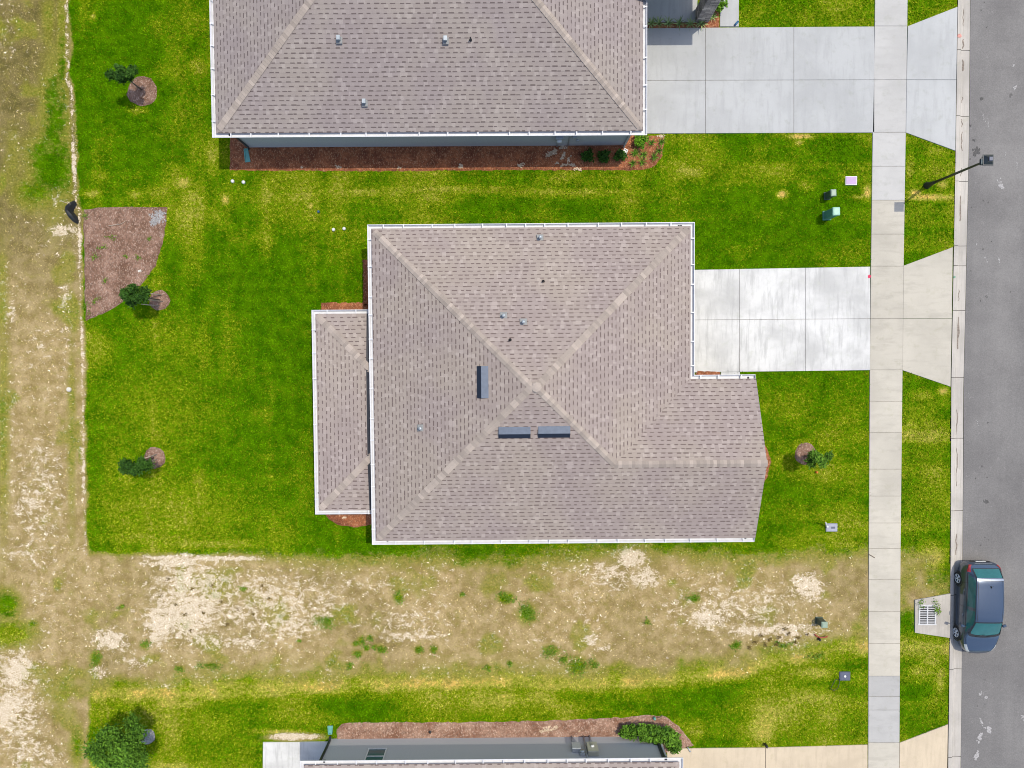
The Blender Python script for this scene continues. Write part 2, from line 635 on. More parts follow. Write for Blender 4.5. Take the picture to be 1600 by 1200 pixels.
M['sandm'] = mat_mulch('washed_sand', C(206, 180, 150), C(228, 206, 176), C(246, 232, 210))
M['ash'] = mat_mulch('grey_gravel', C(150, 148, 146), C(186, 184, 182), C(220, 218, 216), 14)
M['shingle'] = mat_shingle('shingle', C(159, 146, 139), C(177, 165, 157), C(202, 190, 182), C(114, 98, 94))
M['shingle2'] = mat_shingle('shingle_grey', C(154, 143, 138), C(170, 160, 155), C(192, 182, 176), C(104, 92, 90))
M['cap'] = mat_simple('ridge_shingle', C(180, 167, 156), 0.95, var=0.06, scale=30, spec=0.15, tint_amt=0.24)
M['white_metal'] = mat_simple('white_aluminium', C(246, 248, 252), 0.45, var=0.04, scale=3)
M['gutter_in'] = mat_simple('gutter_inside', C(240, 240, 242), 0.6, var=0.06, scale=4)
M['stucco'] = mat_simple('stucco_grey', C(214, 213, 212), 0.95, var=0.06, scale=20, spec=0.1)
M['stucco_warm'] = mat_simple('stucco_warm_grey', C(196, 192, 186), 0.95, var=0.06, scale=20, spec=0.1)
M['white_paint'] = mat_simple('white_paint', C(238, 238, 236), 0.5, var=0.04)
M['soffit'] = mat_simple('soffit_vinyl', C(226, 226, 226), 0.6, var=0.04)
M['vent'] = mat_simple('vent_steel_blue', C(100, 112, 130), 0.42, 0.2, var=0.10)
M['vent_dark'] = mat_simple('vent_dark_edge', C(18, 34, 58), 0.5, 0.05, var=0.12)
M['galv'] = mat_simple('galvanised', C(188, 196, 200), 0.4, 0.3, var=0.1)
M['lead'] = mat_simple('lead_flashing', C(150, 152, 152), 0.6, 0.2, var=0.1)
M['black'] = mat_simple('black_plastic', (0.012, 0.012, 0.013, 1), 0.45, var=0.2)
M['black_metal'] = mat_simple('black_metal', (0.022, 0.022, 0.025, 1), 0.4, 0.2, var=0.25)
M['lamp_cap'] = mat_simple('lamp_cap_black', (0.018, 0.024, 0.028, 1), 0.35, 0.2, var=0.25)
M['green_box'] = mat_simple('green_plastic', C(96, 158, 138), 0.5, var=0.10)
M['green_lid'] = mat_simple('green_plastic_pale', C(150, 204, 180), 0.45, var=0.08)
M['green_dark'] = mat_simple('dark_green_plastic', C(74, 92, 78), 0.5, var=0.15)
M['green_grey'] = mat_simple('grey_green_plastic', C(156, 178, 156), 0.5, var=0.10)
M['teal'] = mat_simple('teal_plastic', C(112, 182, 170), 0.45, var=0.08)
M['purple'] = mat_simple('lilac_plastic', C(184, 150, 202), 0.5, var=0.06)
M['grey_lid'] = mat_simple('grey_lid', C(168, 170, 186), 0.55, var=0.08)
M['slate_lid'] = mat_simple('slate_lid', C(90, 96, 116), 0.5, var=0.12)
M['grey_box'] = mat_simple('grey_enamel', C(190, 194, 196), 0.45, 0.1, var=0.06)
M['cream_box'] = mat_simple('cream_enamel', C(196, 194, 176), 0.5, 0.1, var=0.08)
M['pvc'] = mat_simple('white_pvc', C(244, 244, 240), 0.4, var=0.04)
M['red_plastic'] = mat_simple('red_plastic', C(170, 44, 30), 0.5, var=0.2)
M['blue_plastic'] = mat_simple('blue_plastic', C(30, 100, 150), 0.4, var=0.15)
M['orange'] = mat_simple('orange_plastic', C(235, 130, 40), 0.5, var=0.1)
M['pink_paint'] = mat_simple('pink_marking_paint', C(220, 60, 96), 0.8, var=0.2, scale=15)
M['rust_paint'] = mat_simple('faded_red_paint', C(224, 160, 146), 0.8, var=0.2, scale=15)
M['green_paint'] = mat_simple('green_marking_paint', C(120, 168, 140), 0.8, var=0.2, scale=15)
M['wood'] = mat_simple('pale_wood', C(190, 172, 152), 0.8, var=0.2, scale=15)
M['bark'] = mat_simple('bark', C(128, 112, 98), 0.9, var=0.3, scale=18)
M['stonem'] = mat_simple('pale_stone', C(232, 226, 214), 0.9, var=0.15, scale=12)
M['stone'] = mat_stone()
M['silt'] = mat_simple('black_geotextile', (0.008, 0.009, 0.011, 1), 0.6, var=0.3)
M['leaf_dark'] = mat_leaf('leaf_dark', (0.004, 0.020, 0.002, 1), (0.045, 0.115, 0.012, 1))
M['leaf_mid'] = mat_leaf('leaf_mid', (0.006, 0.036, 0.003, 1), (0.12, 0.25, 0.02, 1))
M['leaf_bright'] = mat_leaf('leaf_bright', (0.03, 0.10, 0.004, 1), (0.12, 0.26, 0.012, 1))
M['leaf_strap'] = mat_leaf('leaf_strap', (0.06, 0.13, 0.03, 1), (0.36, 0.44, 0.18, 1))
M['leaf_weed'] = mat_leaf('leaf_weed', (0.05, 0.12, 0.005, 1), (0.15, 0.25, 0.02, 1))
M['leaf_brown'] = mat_leaf('leaf_brown', C(92, 74, 36), C(140, 116, 62))
M['pane'] = mat_glass('window_glass', C(84, 124, 128), .15)
M['grate'] = mat_simple('galvanised_grate', C(214, 214, 214), 0.5, 0.2, var=0.1)
M['pit'] = mat_simple('drain_pit', (0.01, 0.01, 0.01, 1), 0.9, var=0.2)

# ------------------------------------------------------------------ ground masks (map units = photo survey pixels, 32 per metre)
def blob(X, Y, lst):
    s = np.zeros_like(X)
    for (x, y, rx, ry, a) in lst:
        d = ((X - x) / rx) ** 2 + ((Y - y) / ry) ** 2
        s = np.maximum(s, a * np.exp(-d * 0.9))
    return s


XB_Y = [-4000, 0, 125, 140, 310, 330, 500, 860, 1080, 4000]
XB_X = [108, 108, 108, 115, 122, 127, 131, 136, 138, 150]
V1_X = [0, 140, 300, 560, 800, 900, 1000, 1080, 1200, 1360, 1480]
V1_Y = [862, 864, 868, 868, 872, 866, 852, 862, 866, 856, 856]
V2_X = [0, 140, 250, 400, 640, 800, 1000, 1090, 1180, 1280, 1360, 1480]
V2_Y = [1082, 1082, 1080, 1072, 1066, 1062, 1063, 1055, 1038, 1018, 1005, 1012]

SAND = [(400, 940, 220, 70, .66), (300, 930, 80, 90, .82), (1150, 950, 190, 60, .58), (60, 780, 60, 150, .58), (30, 1100, 60, 120, .7), (960, 900, 80, 40, .66), (640, 970, 140, 40, .52), (290, 950, 70, 60, .95), (245, 975, 30, 40, 1.0), (320, 905, 60, 22, .8), (270, 880, 60, 12, .9), (440, 980, 90, 28, .8), (390, 1005, 80, 15, .7), (330, 1000, 60, 25, .7),
        (640, 995, 80, 12, .72), (560, 915, 140, 22, .52), (480, 940, 90, 40, .55), (170, 1000, 40, 22, .85), (155, 1050, 20, 14, .7), (215, 1035, 60, 20, .5),
        (985, 872, 30, 22, 1.05), (960, 895, 60, 22, .8), (1005, 905, 30, 22, .9), (935, 885, 25, 10, .8),
        (1110, 965, 40, 22, .9), (1175, 985, 50, 14, 1.0), (1240, 985, 60, 18, .85), (1185, 960, 50, 22, .75), (1262, 918, 28, 30, .95), (1215, 985, 40, 20, .8), (1120, 905, 50, 14, .5), (1235, 1010, 40, 14, .6),
        (922, 1000, 16, 10, .95), (945, 1012, 12, 6, .8), (1250, 1015, 20, 25, .6), (270, 1072, 60, 6, .7),
        (25, 1050, 35, 45, .85), (12, 1110, 30, 40, .95), (55, 1180, 60, 35, .7), (75, 790, 45, 90, .56), (60, 720, 60, 60, .5), (20, 640, 30, 100, .42), (100, 465, 16, 40, .6),
        (98, 360, 26, 13, .9), (88, 312, 12, 24, .6), (10, 60, 20, 60, .45), (15, 500, 20, 60, .5), (105, 540, 18, 70, .5), (40, 860, 60, 30, .6),
        (545, 1150, 10, 4, .2), (460, 1151, 46, 7, 1.1), (800, 1000, 160, 16, .42), (700, 960, 200, 30, .36)]
GREENF = [(86, 210, 26, 130, .72), (98, 120, 12, 150, .62), (75, 30, 14, 60, .4), (112, 680, 8, 180, .42), (20, 250, 18, 60, .35), (82, 255, 42, 60, .85), (60, 300, 40, 30, .7), (5, 945, 26, 26, .9), (12, 990, 44, 22, .9), (100, 60, 14, 90, .5), (50, 975, 12, 8, .6), (72, 1075, 22, 30, .35), (5, 660, 12, 200, .45), (3, 480, 12, 120, .4), (120, 1165, 12, 40, .6)]
WEED_BROWN = [(1190, 993), (1203, 1000), (1213, 1006), (1226, 983), (1233, 990), (1247, 996), (1196, 1008), (1218, 996), (1180, 1003), (1243, 1004), (1262, 992), (1172, 1012), (250, 930), (262, 905), (275, 945), (300, 920), (318, 958), (345, 940), (298, 985), (372, 952), (395, 960), (330, 915), (288, 960), (420, 935), (410, 915), (355, 975)]
WEED = [(148, 1029, 9, 11), (510, 972, 9, 8), (505, 968, 12, 6), (565, 1001, 6, 6), (556, 1006, 5, 4), (578, 996, 5, 4), (595, 1014, 7, 6), (586, 1011, 4, 4), (559, 1021, 7, 5), (573, 1013, 4, 4), (545, 1042, 6, 6),
        (654, 1015, 6, 6), (678, 1015, 5, 5), (762, 1043, 5, 4), (797, 1037, 4, 5), (860, 1017, 12, 9), (903, 1042, 16, 14), (928, 1038, 7, 8), (882, 1030, 5, 4), (790, 934, 12, 8), (622, 933, 8, 7), (722, 930, 4, 4), (824, 960, 14, 14),
        (1085, 935, 9, 7), (1012, 972, 4, 4), (1225, 1010, 8, 5), (1275, 1025, 9, 8), (227, 1009, 8, 6), (190, 948, 4, 3), (467, 1001, 3, 3), (1150, 1008, 8, 5), (380, 920, 5, 4), (330, 1040, 14, 5), (280, 1045, 8, 5)]
STRAW = [(1250, 213, 22, 5, 1.5), (1248, 222, 8, 7, 1.0), (1222, 304, 9, 7, 1.7), (1355, 300, 7, 12, 1.6), (1345, 307, 22, 5, .8), (1452, 308, 44, 6, 1.6), (1473, 288, 10, 10, 1.25), (1430, 303, 14, 8, 1.3), (1465, 235, 24, 16, .7), (1422, 262, 8, 24, .8), (1260, 290, 14, 10, .7),
         (1075, 268, 40, 14, .9), (1050, 262, 30, 8, .7), (560, 300, 120, 10, .75), (700, 296, 140, 9, .8), (900, 300, 160, 9, .72), (480, 303, 30, 10, .8), (485, 322, 6, 8, 1.1), (352, 312, 9, 9, 1.2), (300, 310, 26, 20, .8), (250, 300, 30, 15, .7), (270, 110, 40, 20, .7), (310, 105, 22, 22, .8), (330, 240, 16, 40, .8), (285, 285, 20, 12, 1.1), (155, 275, 20, 14, .6), (145, 302, 16, 8, 1.0), (210, 305, 14, 10, .9),
         (145, 25, 6, 10, .9), (250, 40, 30, 24, .55), (215, 172, 20, 8, .8), (195, 330, 60, 5, 1.0),
         (260, 800, 150, 60, .62), (250, 640, 120, 90, .42), (260, 520, 70, 40, .45), (190, 800, 60, 55, .6), (280, 815, 60, 30, .65), (235, 840, 120, 14, .7), (380, 790, 80, 60, .35), (175, 740, 20, 90, .45), (330, 850, 100, 10, .8), (540, 400, 14, 40, .5), (555, 370, 20, 30, .55),
         (1240, 640, 40, 40, .45), (1300, 690, 50, 30, .5), (1320, 660, 40, 80, .35), (1255, 695, 22, 10, .7), (1330, 745, 24, 24, .5), (1225, 800, 40, 30, .3), (1290, 770, 50, 22, .3), (1320, 850, 40, 8, .7), (1215, 620, 20, 20, .4),
         (1440, 620, 25, 14, .7), (1474, 612, 9, 7, 1.5), (1450, 700, 26, 40, .3), (1445, 780, 30, 50, .5), (1455, 1030, 22, 24, .9), (1470, 1060, 12, 30, .9), (1440, 1050, 30, 14, .75), (1455, 870, 30, 25, 1.0),
         (160, 1110, 40, 30, .7), (270, 1100, 60, 12, 1.0), (300, 1085, 90, 8, 1.1), (240, 1165, 40, 25, .45), (330, 1135, 50, 30, .6), (440, 1143, 60, 5, .9), (150, 1180, 20, 30, .6), (650, 1090, 200, 10, .5), (820, 1115, 80, 12, .5), (1085, 1140, 20, 16, .85), (1000, 1090, 100, 10, .45), (1180, 1060, 60, 10, .5), (1265, 1052, 50, 14, .9), (1235, 1105, 60, 30, .35), (1390, 1120, 20, 20, .3), (420, 1120, 30, 20, .35), (560, 620, 1, 1, 0)]
DEEP = [(220, 90, 110, 120, .42), (180, 230, 60, 60, .3), (430, 450, 110, 80, .5), (440, 640, 60, 160, .4), (230, 60, 80, 50, .35), (220, 220, 70, 50, .35), (1220, 360, 160, 50, .45), (150, 840, 18, 40, .4), (620, 860, 200, 8, .5), (1100, 1090, 120, 25, .35), (560, 1100, 120, 16, .35), (1440, 400, 26, 30, .4), (1430, 660, 18, 60, .3), (1220, 310, 80, 14, .2)]


def masks(X, Y):
    """X, Y: map coordinates. Returns lush, yellow, sand, tone in 0..1-ish."""
    nA = fbm(X, Y, 26, seed=3)
    nB = fbm(X, Y, 75, seed=4)
    nC = fbm(X, Y, 11, seed=5)
    xb = np.interp(Y, XB_Y, XB_X) + (nC - .5) * 5
    y1 = np.interp(X, V1_X, V1_Y); y2 = np.interp(X, V2_X, V2_Y)
    inlot = sst(-7, 9, X - xb + (nA - .5) * 14)
    wob = (nA - .5) * 34 + (nC - .5) * 10
    west_sharp = sst(560, 260, X)
    soft = 34 - 24 * west_sharp
    vac = sst(-1, 1, (Y - y1 + wob * (1 - .75 * west_sharp)) / soft) * sst(-30, 44, y2 - Y + wob * 1.3)
    lush = inlot * (1 - vac)
    # soft green returning inside the vacant strip near its edges
    edge = np.exp(-np.maximum(0, y2 - Y) / 34.0) * .5 * sst(.25, .7, nB) + np.exp(-np.maximum(0, Y - y1) / 26.0) * .55 * sst(.3, .65, nA) * (1 - .6 * west_sharp)
    lush = np.maximum(lush, inlot * edge)
    # verge by the road: browner by the storm drain
    verge = (X > 1404) & (X < 1500)
    lush = np.where(verge, 1 - (sst(838, 880, Y + (nA - .5) * 50) * sst(1000, 930, Y + (nA - .5) * 50)) * (.80 - .9 * (nA - .42) - .3 * sst(1440, 1490, X)), lush)
    lush = np.maximum(lush, blob(X, Y, GREENF) * (.6 + .8 * nA))
    for (x, y, rx, ry) in WEED:
        lush = np.maximum(lush, (.3 + .9 * nC) * np.exp(-(((X - x) / rx) ** 2 + ((Y - y) / ry) ** 2) * .8))
    fl = (X < xb) | (vac > .4)
    lush = np.where(fl & (X < 1400), np.maximum(lush, .42 * sst(.52, .72, fbm(X, Y, 48, seed=15)) * (.4 + nA)), lush)
    sand = .24 + .5 * (nB - .5) + .22 * (nA - .5)
    sand = np.maximum(sand, blob(X, Y, SAND) * (.62 + .65 * nA))
    # old trench of washed sand along the lot line
    tr = np.exp(-((X - xb + 4) / 3.6) ** 2) * np.where((Y > -50) & (Y < 862), 1, 0) * (.35 + .95 * fbm(X, Y, 8, 40, 8)) * (.35 + 1.1 * fbm(X, Y, 10, 90, 18))
    sand = np.maximum(sand, tr)
    lush = lush * (1 - .8 * np.clip(tr, 0, 1))
    tr2 = np.exp(-((Y - y1 - 5) / 5.0) ** 2) * sst(180, 240, X) * sst(460, 380, X) * (.5 + .8 * nC)
    sand = np.maximum(sand, tr2); lush = lush * (1 - .6 * np.clip(tr2, 0, 1))
    # front edge of the pale bed by the patio
    pt = blob(X, Y, [(460, 1152, 48, 7, 1.3)])
    lush = lush * (1 - np.clip(pt, 0, 1))
    # dryness inside the lawns
    yel = .27 + .8 * (fbm(X, Y, 34, seed=6) - .5) + .85 * (fbm(X, Y, 110, seed=7, octs=2) - .5)
    stripes = fbm(X, Y, 22, 260, seed=9, octs=3) - .5
    yel = yel + np.where((X < 570) & (Y < 870), stripes * .75, (fbm(X, Y, 240, 20, seed=10, octs=3) - .5) * .8)
    yel = yel + np.where((Y < 318) & (X > 345), .10, 0) - .12 * sst(345, 320, X) * sst(325, 250, Y) + np.where(Y > 1050, .16, 0) + np.where((X > 1190) & (Y > 590) & (Y < 860), .10, 0)
    yel = np.maximum(yel, blob(X, Y, STRAW) * (.55 + .75 * nC + .2 * nA))
    edgeY = np.exp(-((Y - y2 - 2) / 20.0) ** 2) * inlot * (.75 + .7 * fbm(X, Y, 60, 14, seed=12)) + np.exp(-np.abs(Y - y1) / 9.0) * inlot * .45
    yel = np.maximum(yel, edgeY * (.5 + nA))
    yel = yel - blob(X, Y, DEEP) * .5
    bl = sst(312, 326, Y + (nC - .5) * 5) * sst(1200, 1000, Y)
    tone = np.where(X < xb, .15 + .6 * sst(250, 560, Y) + .25 * (nB - .5), .72 + .6 * (nB - .5))
    tone = tone * np.where(Y < 330, .8, 1)
    return np.clip(lush, 0, 1), np.clip(yel, 0, 1.6), np.clip(sand, 0, 1.2), np.clip(tone, 0, 1)


def axis_coords(lo, hi, step, far):
    core = np.arange(lo, hi + 1e-6, step)
    out = []
    d = step
    x = hi
    while x < far:
        d *= 1.5; x += d; out.append(x)
    neg = []
    d = step; x = lo
    while x > -far:
        d *= 1.5; x -= d; neg.append(x)
    return np.concatenate([np.array(neg[::-1]), core, np.array(out)])


gx = axis_coords(-26.5, 26.5, 0.11, 400.0)
gy = axis_coords(-22.0, 19.5, 0.11, 400.0)
GX, GY = np.meshgrid(gx, gy)
MX, MY = to_px(GX, GY)
MXc, MYc = MX, MY
lush, yel, sandv, tone = masks(MXc, MYc)
gz = (fbm(GX, GY, 1.1, seed=21, octs=3) - .5) * 0.03
core = (np.abs(GX) < 27) & (np.abs(GY) < 23)
gz = np.where(core, gz, 0) - 0.015
# the road bed is cut a little lower than the lawns
EDGE_Y = [-400, 0, 225, 500, 600, 870, 1050, 1200, 1600]
CURB_L = [1499, 1496.5, 1493, 1488, 1486, 1485, 1483, 1481, 1478]
CURB_R = [1521, 1517, 1515, 1509, 1506.6, 1505, 1504, 1502, 1498]
cl = np.interp(MYc, EDGE_Y, CURB_L)
gz = np.where(MX > cl + 2, -0.30, gz)
nx, ny = len(gx), len(gy)
idx = np.arange(nx * ny).reshape(ny, nx)
quads = np.stack([idx[:-1, :-1].ravel(), idx[:-1, 1:].ravel(), idx[1:, 1:].ravel(), idx[1:, :-1].ravel()], 1)
V = np.stack([GX.ravel(), GY.ravel(), gz.ravel()], 1)
g_o = fast_mesh('ground', V, quads, M['ground'], attrs={'lush': ('POINT', lush.ravel()), 'yellow': ('POINT', yel.ravel()), 'sand': ('POINT', sandv.ravel()), 'tone': ('POINT', tone.ravel())}, smooth=True)
tag(g_o, kind='structure')

# ------------------------------------------------------------------ concrete, road, curb
def strip_x(py, xs):
    return float(np.interp(py, [-400, 0, 210, 400, 580, 860, 1200, 1600], xs))


SW_L = [1371, 1367, 1363, 1360.5, 1358.5, 1357, 1356, 1354]
SW_R = [1422, 1418, 1415, 1412, 1410, 1407, 1405, 1402]
TOP = 0.03


def quad(a, b, c, d):
    return [tuple(P(*q)[:2]) for q in (a, b, c, d)]


def shrink(poly, d):
    n = len(poly)
    area = sum(poly[i][0] * poly[(i + 1) % n][1] - poly[(i + 1) % n][0] * poly[i][1] for i in range(n))
    if area < 0: poly = poly[::-1]
    return offset_poly(poly, -d)


def slab_set(name, cells, mats, gap=0.016, base=None):
    """cells: (px polygon, tint, mat index). Real slabs with open joints over a dark bed."""
    mb = MB()
    for poly, tint, mi in cells:
        pw = [tuple(P(x, y)[:2]) for x, y in poly]
        mb.slab(shrink(pw, gap), -0.10, TOP, mi, tint, bev=0.008)
    if base:
        bw = shrink([tuple(P(x, y)[:2]) for x, y in base], 0.03)
        mb.slab(bw, -0.12, TOP - 0.022, len(mats) - 1, .5)
    o = mb.build(name, mats)
    return tag(o, kind='structure')


sw_y = [-380, -150, -60, 41, 125, 207, 260, 313, 366, 416, 498, 578, 627, 676, 733, 775, 817, 857, 905, 955, 1005, 1056, 1088, 1109, 1160, 1240, 1330, 1500]
cells = []
tints = {41: .55, 125: .52, 207: .62, 260: .58, 313: .50, 366: .48, 416: .45, 498: .47, 578: .56, 627: .6, 676: .52, 733: .56, 775: .62, 817: .62, 857: .66, 905: .62, 955: .62, 1005: .64, 1056: .24, 1088: .34, 1109: .36, 1160: .56}
for a, b in zip(sw_y[:-1], sw_y[1:]):
    mi = 1 if (a < 313 or 1056 <= a < 1160) else 0
    cells.append(([(strip_x(a, SW_L), a), (strip_x(a, SW_R), a), (strip_x(b, SW_R), b), (strip_x(b, SW_L), b)], tints.get(a, .55), mi))
ys = [-380, 0, 210, 400, 580, 860, 1200, 1500]
slab_set('sidewalk', cells, [M['walk'], M['walk_cool'], M['joint_pale']], 0.008, [(strip_x(y, SW_L), y) for y in ys] + [(strip_x(y, SW_R), y) for y in ys[::-1]])


def gridcells(x0y, xs, ys_l, ys_r, xl, xr, tint=.5, mi=0):
    """Cells between xs, with rows whose y runs from ys_l at xl to ys_r at xr."""
    out = []
    for i in range(len(xs) - 1):
        for j in range(len(ys_l) - 1):
            def yy(x, k): return ys_l[k] + (ys_r[k] - ys_l[k]) * (x - xl) / (xr - xl)
            a, b = xs[i], xs[i + 1]
            out.append(([(a, yy(a, j)), (b, yy(b, j)), (b, yy(b, j + 1)), (a, yy(a, j + 1))], tint + random.uniform(-.05, .05), mi))
    return out


# main driveway
c = gridcells(None, [1040, 1155, 1258, 1359.5], [421.5, 500, 582], [416.5, 498, 578.5], 1085, 1360, .62)
c += [([(1411.5, 415), (1488.5, 386), (1487, 498), (1410.5, 498)], .52, 1), ([(1410.5, 498), (1487, 498), (1485, 604.5), (1409.5, 578.5)], .54, 1)]
slab_set('driveway', c, [M['drive_white'], M['walk'], M['joint_pale']], 0.008, [(1040, 422), (1359.5, 417), (1359.5, 578), (1040, 582)])
# neighbour's driveway north
c = gridcells(None, [960, 1102, 1240, 1366], [44, 126, 209], [41.5, 125, 207.5], 1012, 1366, .54)
c += [([(1418, 41), (1496, 10.5), (1494, 125), (1416, 125)], .58, 0), ([(1416, 125), (1494, 125), (1492.5, 236), (1415, 207.5)], .58, 0)]
slab_set('driveway', c, [M['drive_grey'], M['joint_pale']], 0.008, [(960, 44), (1366, 42), (1364, 207), (960, 209)])
# southern neighbour's driveway
c = [([(1042, 1169), (1196, 1167.5), (1196, 1330), (1042, 1330)], .5, 0), ([(1196, 1167.5), (1355.5, 1163), (1355.5, 1330), (1196, 1330)], .5, 0), ([(1405, 1160), (1481, 1131), (1478, 1330), (1404, 1330)], .55, 0)]
slab_set('driveway', c, [M['drive_beige'], M['joint']], 0.012, [(1042, 1171), (1354, 1165), (1354, 1320), (1042, 1320)])
# walkway to the northern porch
c = [([(1125, -200), (1155, -200), (1154.5, 42), (1124.5, 42)], .55, 0)]
slab_set('walkway', c, [M['drive_grey'], M['joint']], 0.012)
c = [([(1126, 581.5), (1156, 581), (1156, 600), (1126, 600)], .7, 0)]
slab_set('walkway', c, [M['drive_white'], M['joint']], 0.006)
# southern patio slab
c = [([(411, 1159.5), (515, 1158.5), (515, 1420), (409, 1420)], .62, 0)]
slab_set('patio', c, [M['drive_white'], M['joint']], 0.004)
# northern porch floor
c = [([(985, -160), (1098, -160), (1088, 35), (985, 35)], .5, 0)]
slab_set('porch_floor', c, [M['drive_grey'], M['joint']], 0.004)
# lanai floor of the main house
c = [([(505, 500), (600, 500), (600, 790), (505, 790)], .5, 0)]
slab_set('lanai_floor', c, [M['drive_grey'], M['joint']], 0.004)

# curb: rolled profile swept along the road edge
mb = MB()
joints = [-300, -180, -60, 78, 181, 283, 384, 415, 485, 590, 685, 798, 930, 1046, 1183, 1300, 1450]
prof = [(0.0, TOP - .004), (0.20, TOP - .002), (0.28, TOP - .012), (0.40, -0.065), (0.50, -0.085), (0.80, -0.075), (1.0, -0.06)]
for a, b in zip(joints[:-1], joints[1:]):
    yy = np.linspace(a, b, 6)
    yy[0] += .35; yy[-1] -= .35
    vs, fs = [], []
    for y in yy:
        l, r = float(np.interp(y, EDGE_Y, CURB_L)), float(np.interp(y, EDGE_Y, CURB_R))
        for s, z in prof:
            p = P(l + (r - l) * s, y)
            vs.append((p.x, p.y, z))
    k = len(prof)
    for i in range(len(yy) - 1):
        for j in range(k - 1):
            fs.append((i * k + j, (i + 1) * k + j, (i + 1) * k + j + 1, i * k + j + 1))
    mb.add(vs, fs, 0, False, random.uniform(.45, .6))
# dark bed under the curb joints
for y0, y1 in zip(ys[:-1], ys[1:]):
    q = []
    for y, cur in ((y0, CURB_L), (y0, CURB_R), (y1, CURB_R), (y1, CURB_L)):
        p = P(float(np.interp(y, EDGE_Y, cur)), y); q.append((p.x, p.y, -0.105))
    mb.add(q, [(3, 2, 1, 0)], 1)
# damp dirt that collected in the gutter line
for (y0, y1, w) in [(12, 40, 2), (60, 75, 4), (92, 110, 5), (150, 160, 2), (185, 198, 2), (205, 235, 3), (262, 275, 2), (305, 345, 6), (452, 470, 2), (495, 545, 5), (640, 680, 2), (700, 760, 2), (835, 868, 3)]:
    n = 7
    left, right = [], []
    for i in range(n):
        y = y0 + (y1 - y0) * i / (n - 1)
        l, r = float(np.interp(y, EDGE_Y, CURB_L)), float(np.interp(y, EDGE_Y, CURB_R))
        cx = l + (r - l) * (.52 + random.uniform(-.06, .06))
        ww = w * (.25 + .5 * math.sin(math.pi * (i + .4) / n)) * random.uniform(.5, 1.1) * .5
        left.append(P(cx - ww, y)); right.append(P(cx + ww, y))
    vs = [(p.x, p.y, -0.076) for p in left] + [(p.x, p.y, -0.073) for p in right]
    fs = [(i, i + 1, n + i + 1, n + i) for i in range(n - 1)]
    mb.add(vs, fs, 2)
o = mb.build('curb', [M['curb'], M['joint'], M['dirt']])
tag(o, kind='structure')


def flake(px, py, rx, ry, z, n=12, rough=.35, rot=0.0):
    out = []
    for k in range(n):
        t = 2 * math.pi * k / n
        r = 1 + random.uniform(-rough, rough)
        x, y = rx * r * math.cos(t), ry * r * math.sin(t)
        p = P(px + x * math.cos(rot) - y * math.sin(rot), py + x * math.sin(rot) + y * math.cos(rot))
        out.append((p.x, p.y, z))
    return out


mb = MB()
RZ = -0.055
vs = []
for y in ys:
    l = float(np.interp(y, EDGE_Y, CURB_R))
    a, b = P(l + .4, y), P(l + 330, y)
    for t in (0, .5, 1):
        q = a.lerp(b, t); vs.append((q.x, q.y, RZ + .03 * math.sin(math.pi * t)))
fs = []
for i in range(len(ys) - 1):
    for j in range(2):
        fs.append((i * 3 + j, (i + 1) * 3 + j, (i + 1) * 3 + j + 1, i * 3 + j + 1))
mb.add(vs, fs, 0)


def rz_at(px, py):
    l = float(np.interp(py, EDGE_Y, CURB_R)); t = (px - l) / 330
    return RZ + .06 * min(t, .5) + 0.002      # chord of the crowned road plus a hair


def mark(px, py, rx, ry, mi, rot=0.0, rough=.35):
    n = 8
    k = 1 if mi == 2 and max(rx, ry) < 2 else int(5 + rx * ry * .8)
    for _ in range(k):
        dx, dy = (random.gauss(0, .45) * rx, random.gauss(0, .45) * ry) if k > 1 else (0, 0)
        r = min(rx, ry) * random.uniform(.2, .55) if k > 1 else min(rx, ry) * .8
        x, y = px + dx * math.cos(rot) - dy * math.sin(rot), py + dx * math.sin(rot) + dy * math.cos(rot)
        vs = flake(x, y, r, r * random.uniform(1, 1.8), rz_at(x, y) + .003 + .001 * random.random(), n, rough, rot)
        mb.add(vs, [tuple(range(n - 1, -1, -1))], mi)


for m_ in [(1585, 102, 1.6, 4), (1587, 137, 2.6, 4.5), (1538, 183, 1.2, 9), (1545, 192, 1.2, 8), (1565, 288, 3, 8), (1572, 242, 1, 7), (1590, 258, 1.2, 12), (1542, 405, 1.3, 8), (1562, 408, 1.5, 7), (1527, 380, 1, 8),
           (1515, 620, .8, 8), (1528, 660, 1, 9), (1511, 810, .8, 6), (1533, 1085, 2.2, 4.5), (1541, 1092, 2, 4), (1535, 1130, 2, 10), (1545, 1140, 4, 5), (1532, 1152, 3, 8), (1528, 1180, 3, 8), (1598, 1122, 2, 4), (1526, 285, 1, 3)]:
    mark(*m_, 1, random.uniform(-.5, .5), .5)
for m_ in [(1535, 153, 4, 2.8), (1518, 195, 2.2, 1.6), (1523, 218, 3, 2.2), (1539, 3, 1.5, 1.4), (1534, 15, 1.2, 1.2), (1543, 42, 1.2, 1.1), (1526, 237, 6, 4.2), (1537, 313, 1.4, 1.3), (1545, 316, 1.2, 1.1), (1519, 324, 1, 1), (1537, 389, 1.6, 1.5), (1550, 377, 1, 1), (1518, 423, 1, 1), (1580, 456, 1.1, 1), (1542, 463, 2, 1.6), (1533, 470, 1, 1),
           (1535, 729, 1.6, 1.4), (1525, 748, 1.2, 1.1), (1543, 746, 1.5, 1.4), (1540, 741, .9, .9), (1543, 784, 4, 3), (1540, 840, 1.1, 1.4), (1533, 852, 2, 1.2), (1546, 844, 1, 1), (1528, 1104, 1.6, 1), (1540, 1101, 1.5, 1), (1545, 661, 2, 1.4)]:
    mark(*m_, 2, random.uniform(-.5, .5), .4)
o = mb.build('road', [M['asphalt'], M['scuff'], M['oil']])
tag(o, kind='structure')

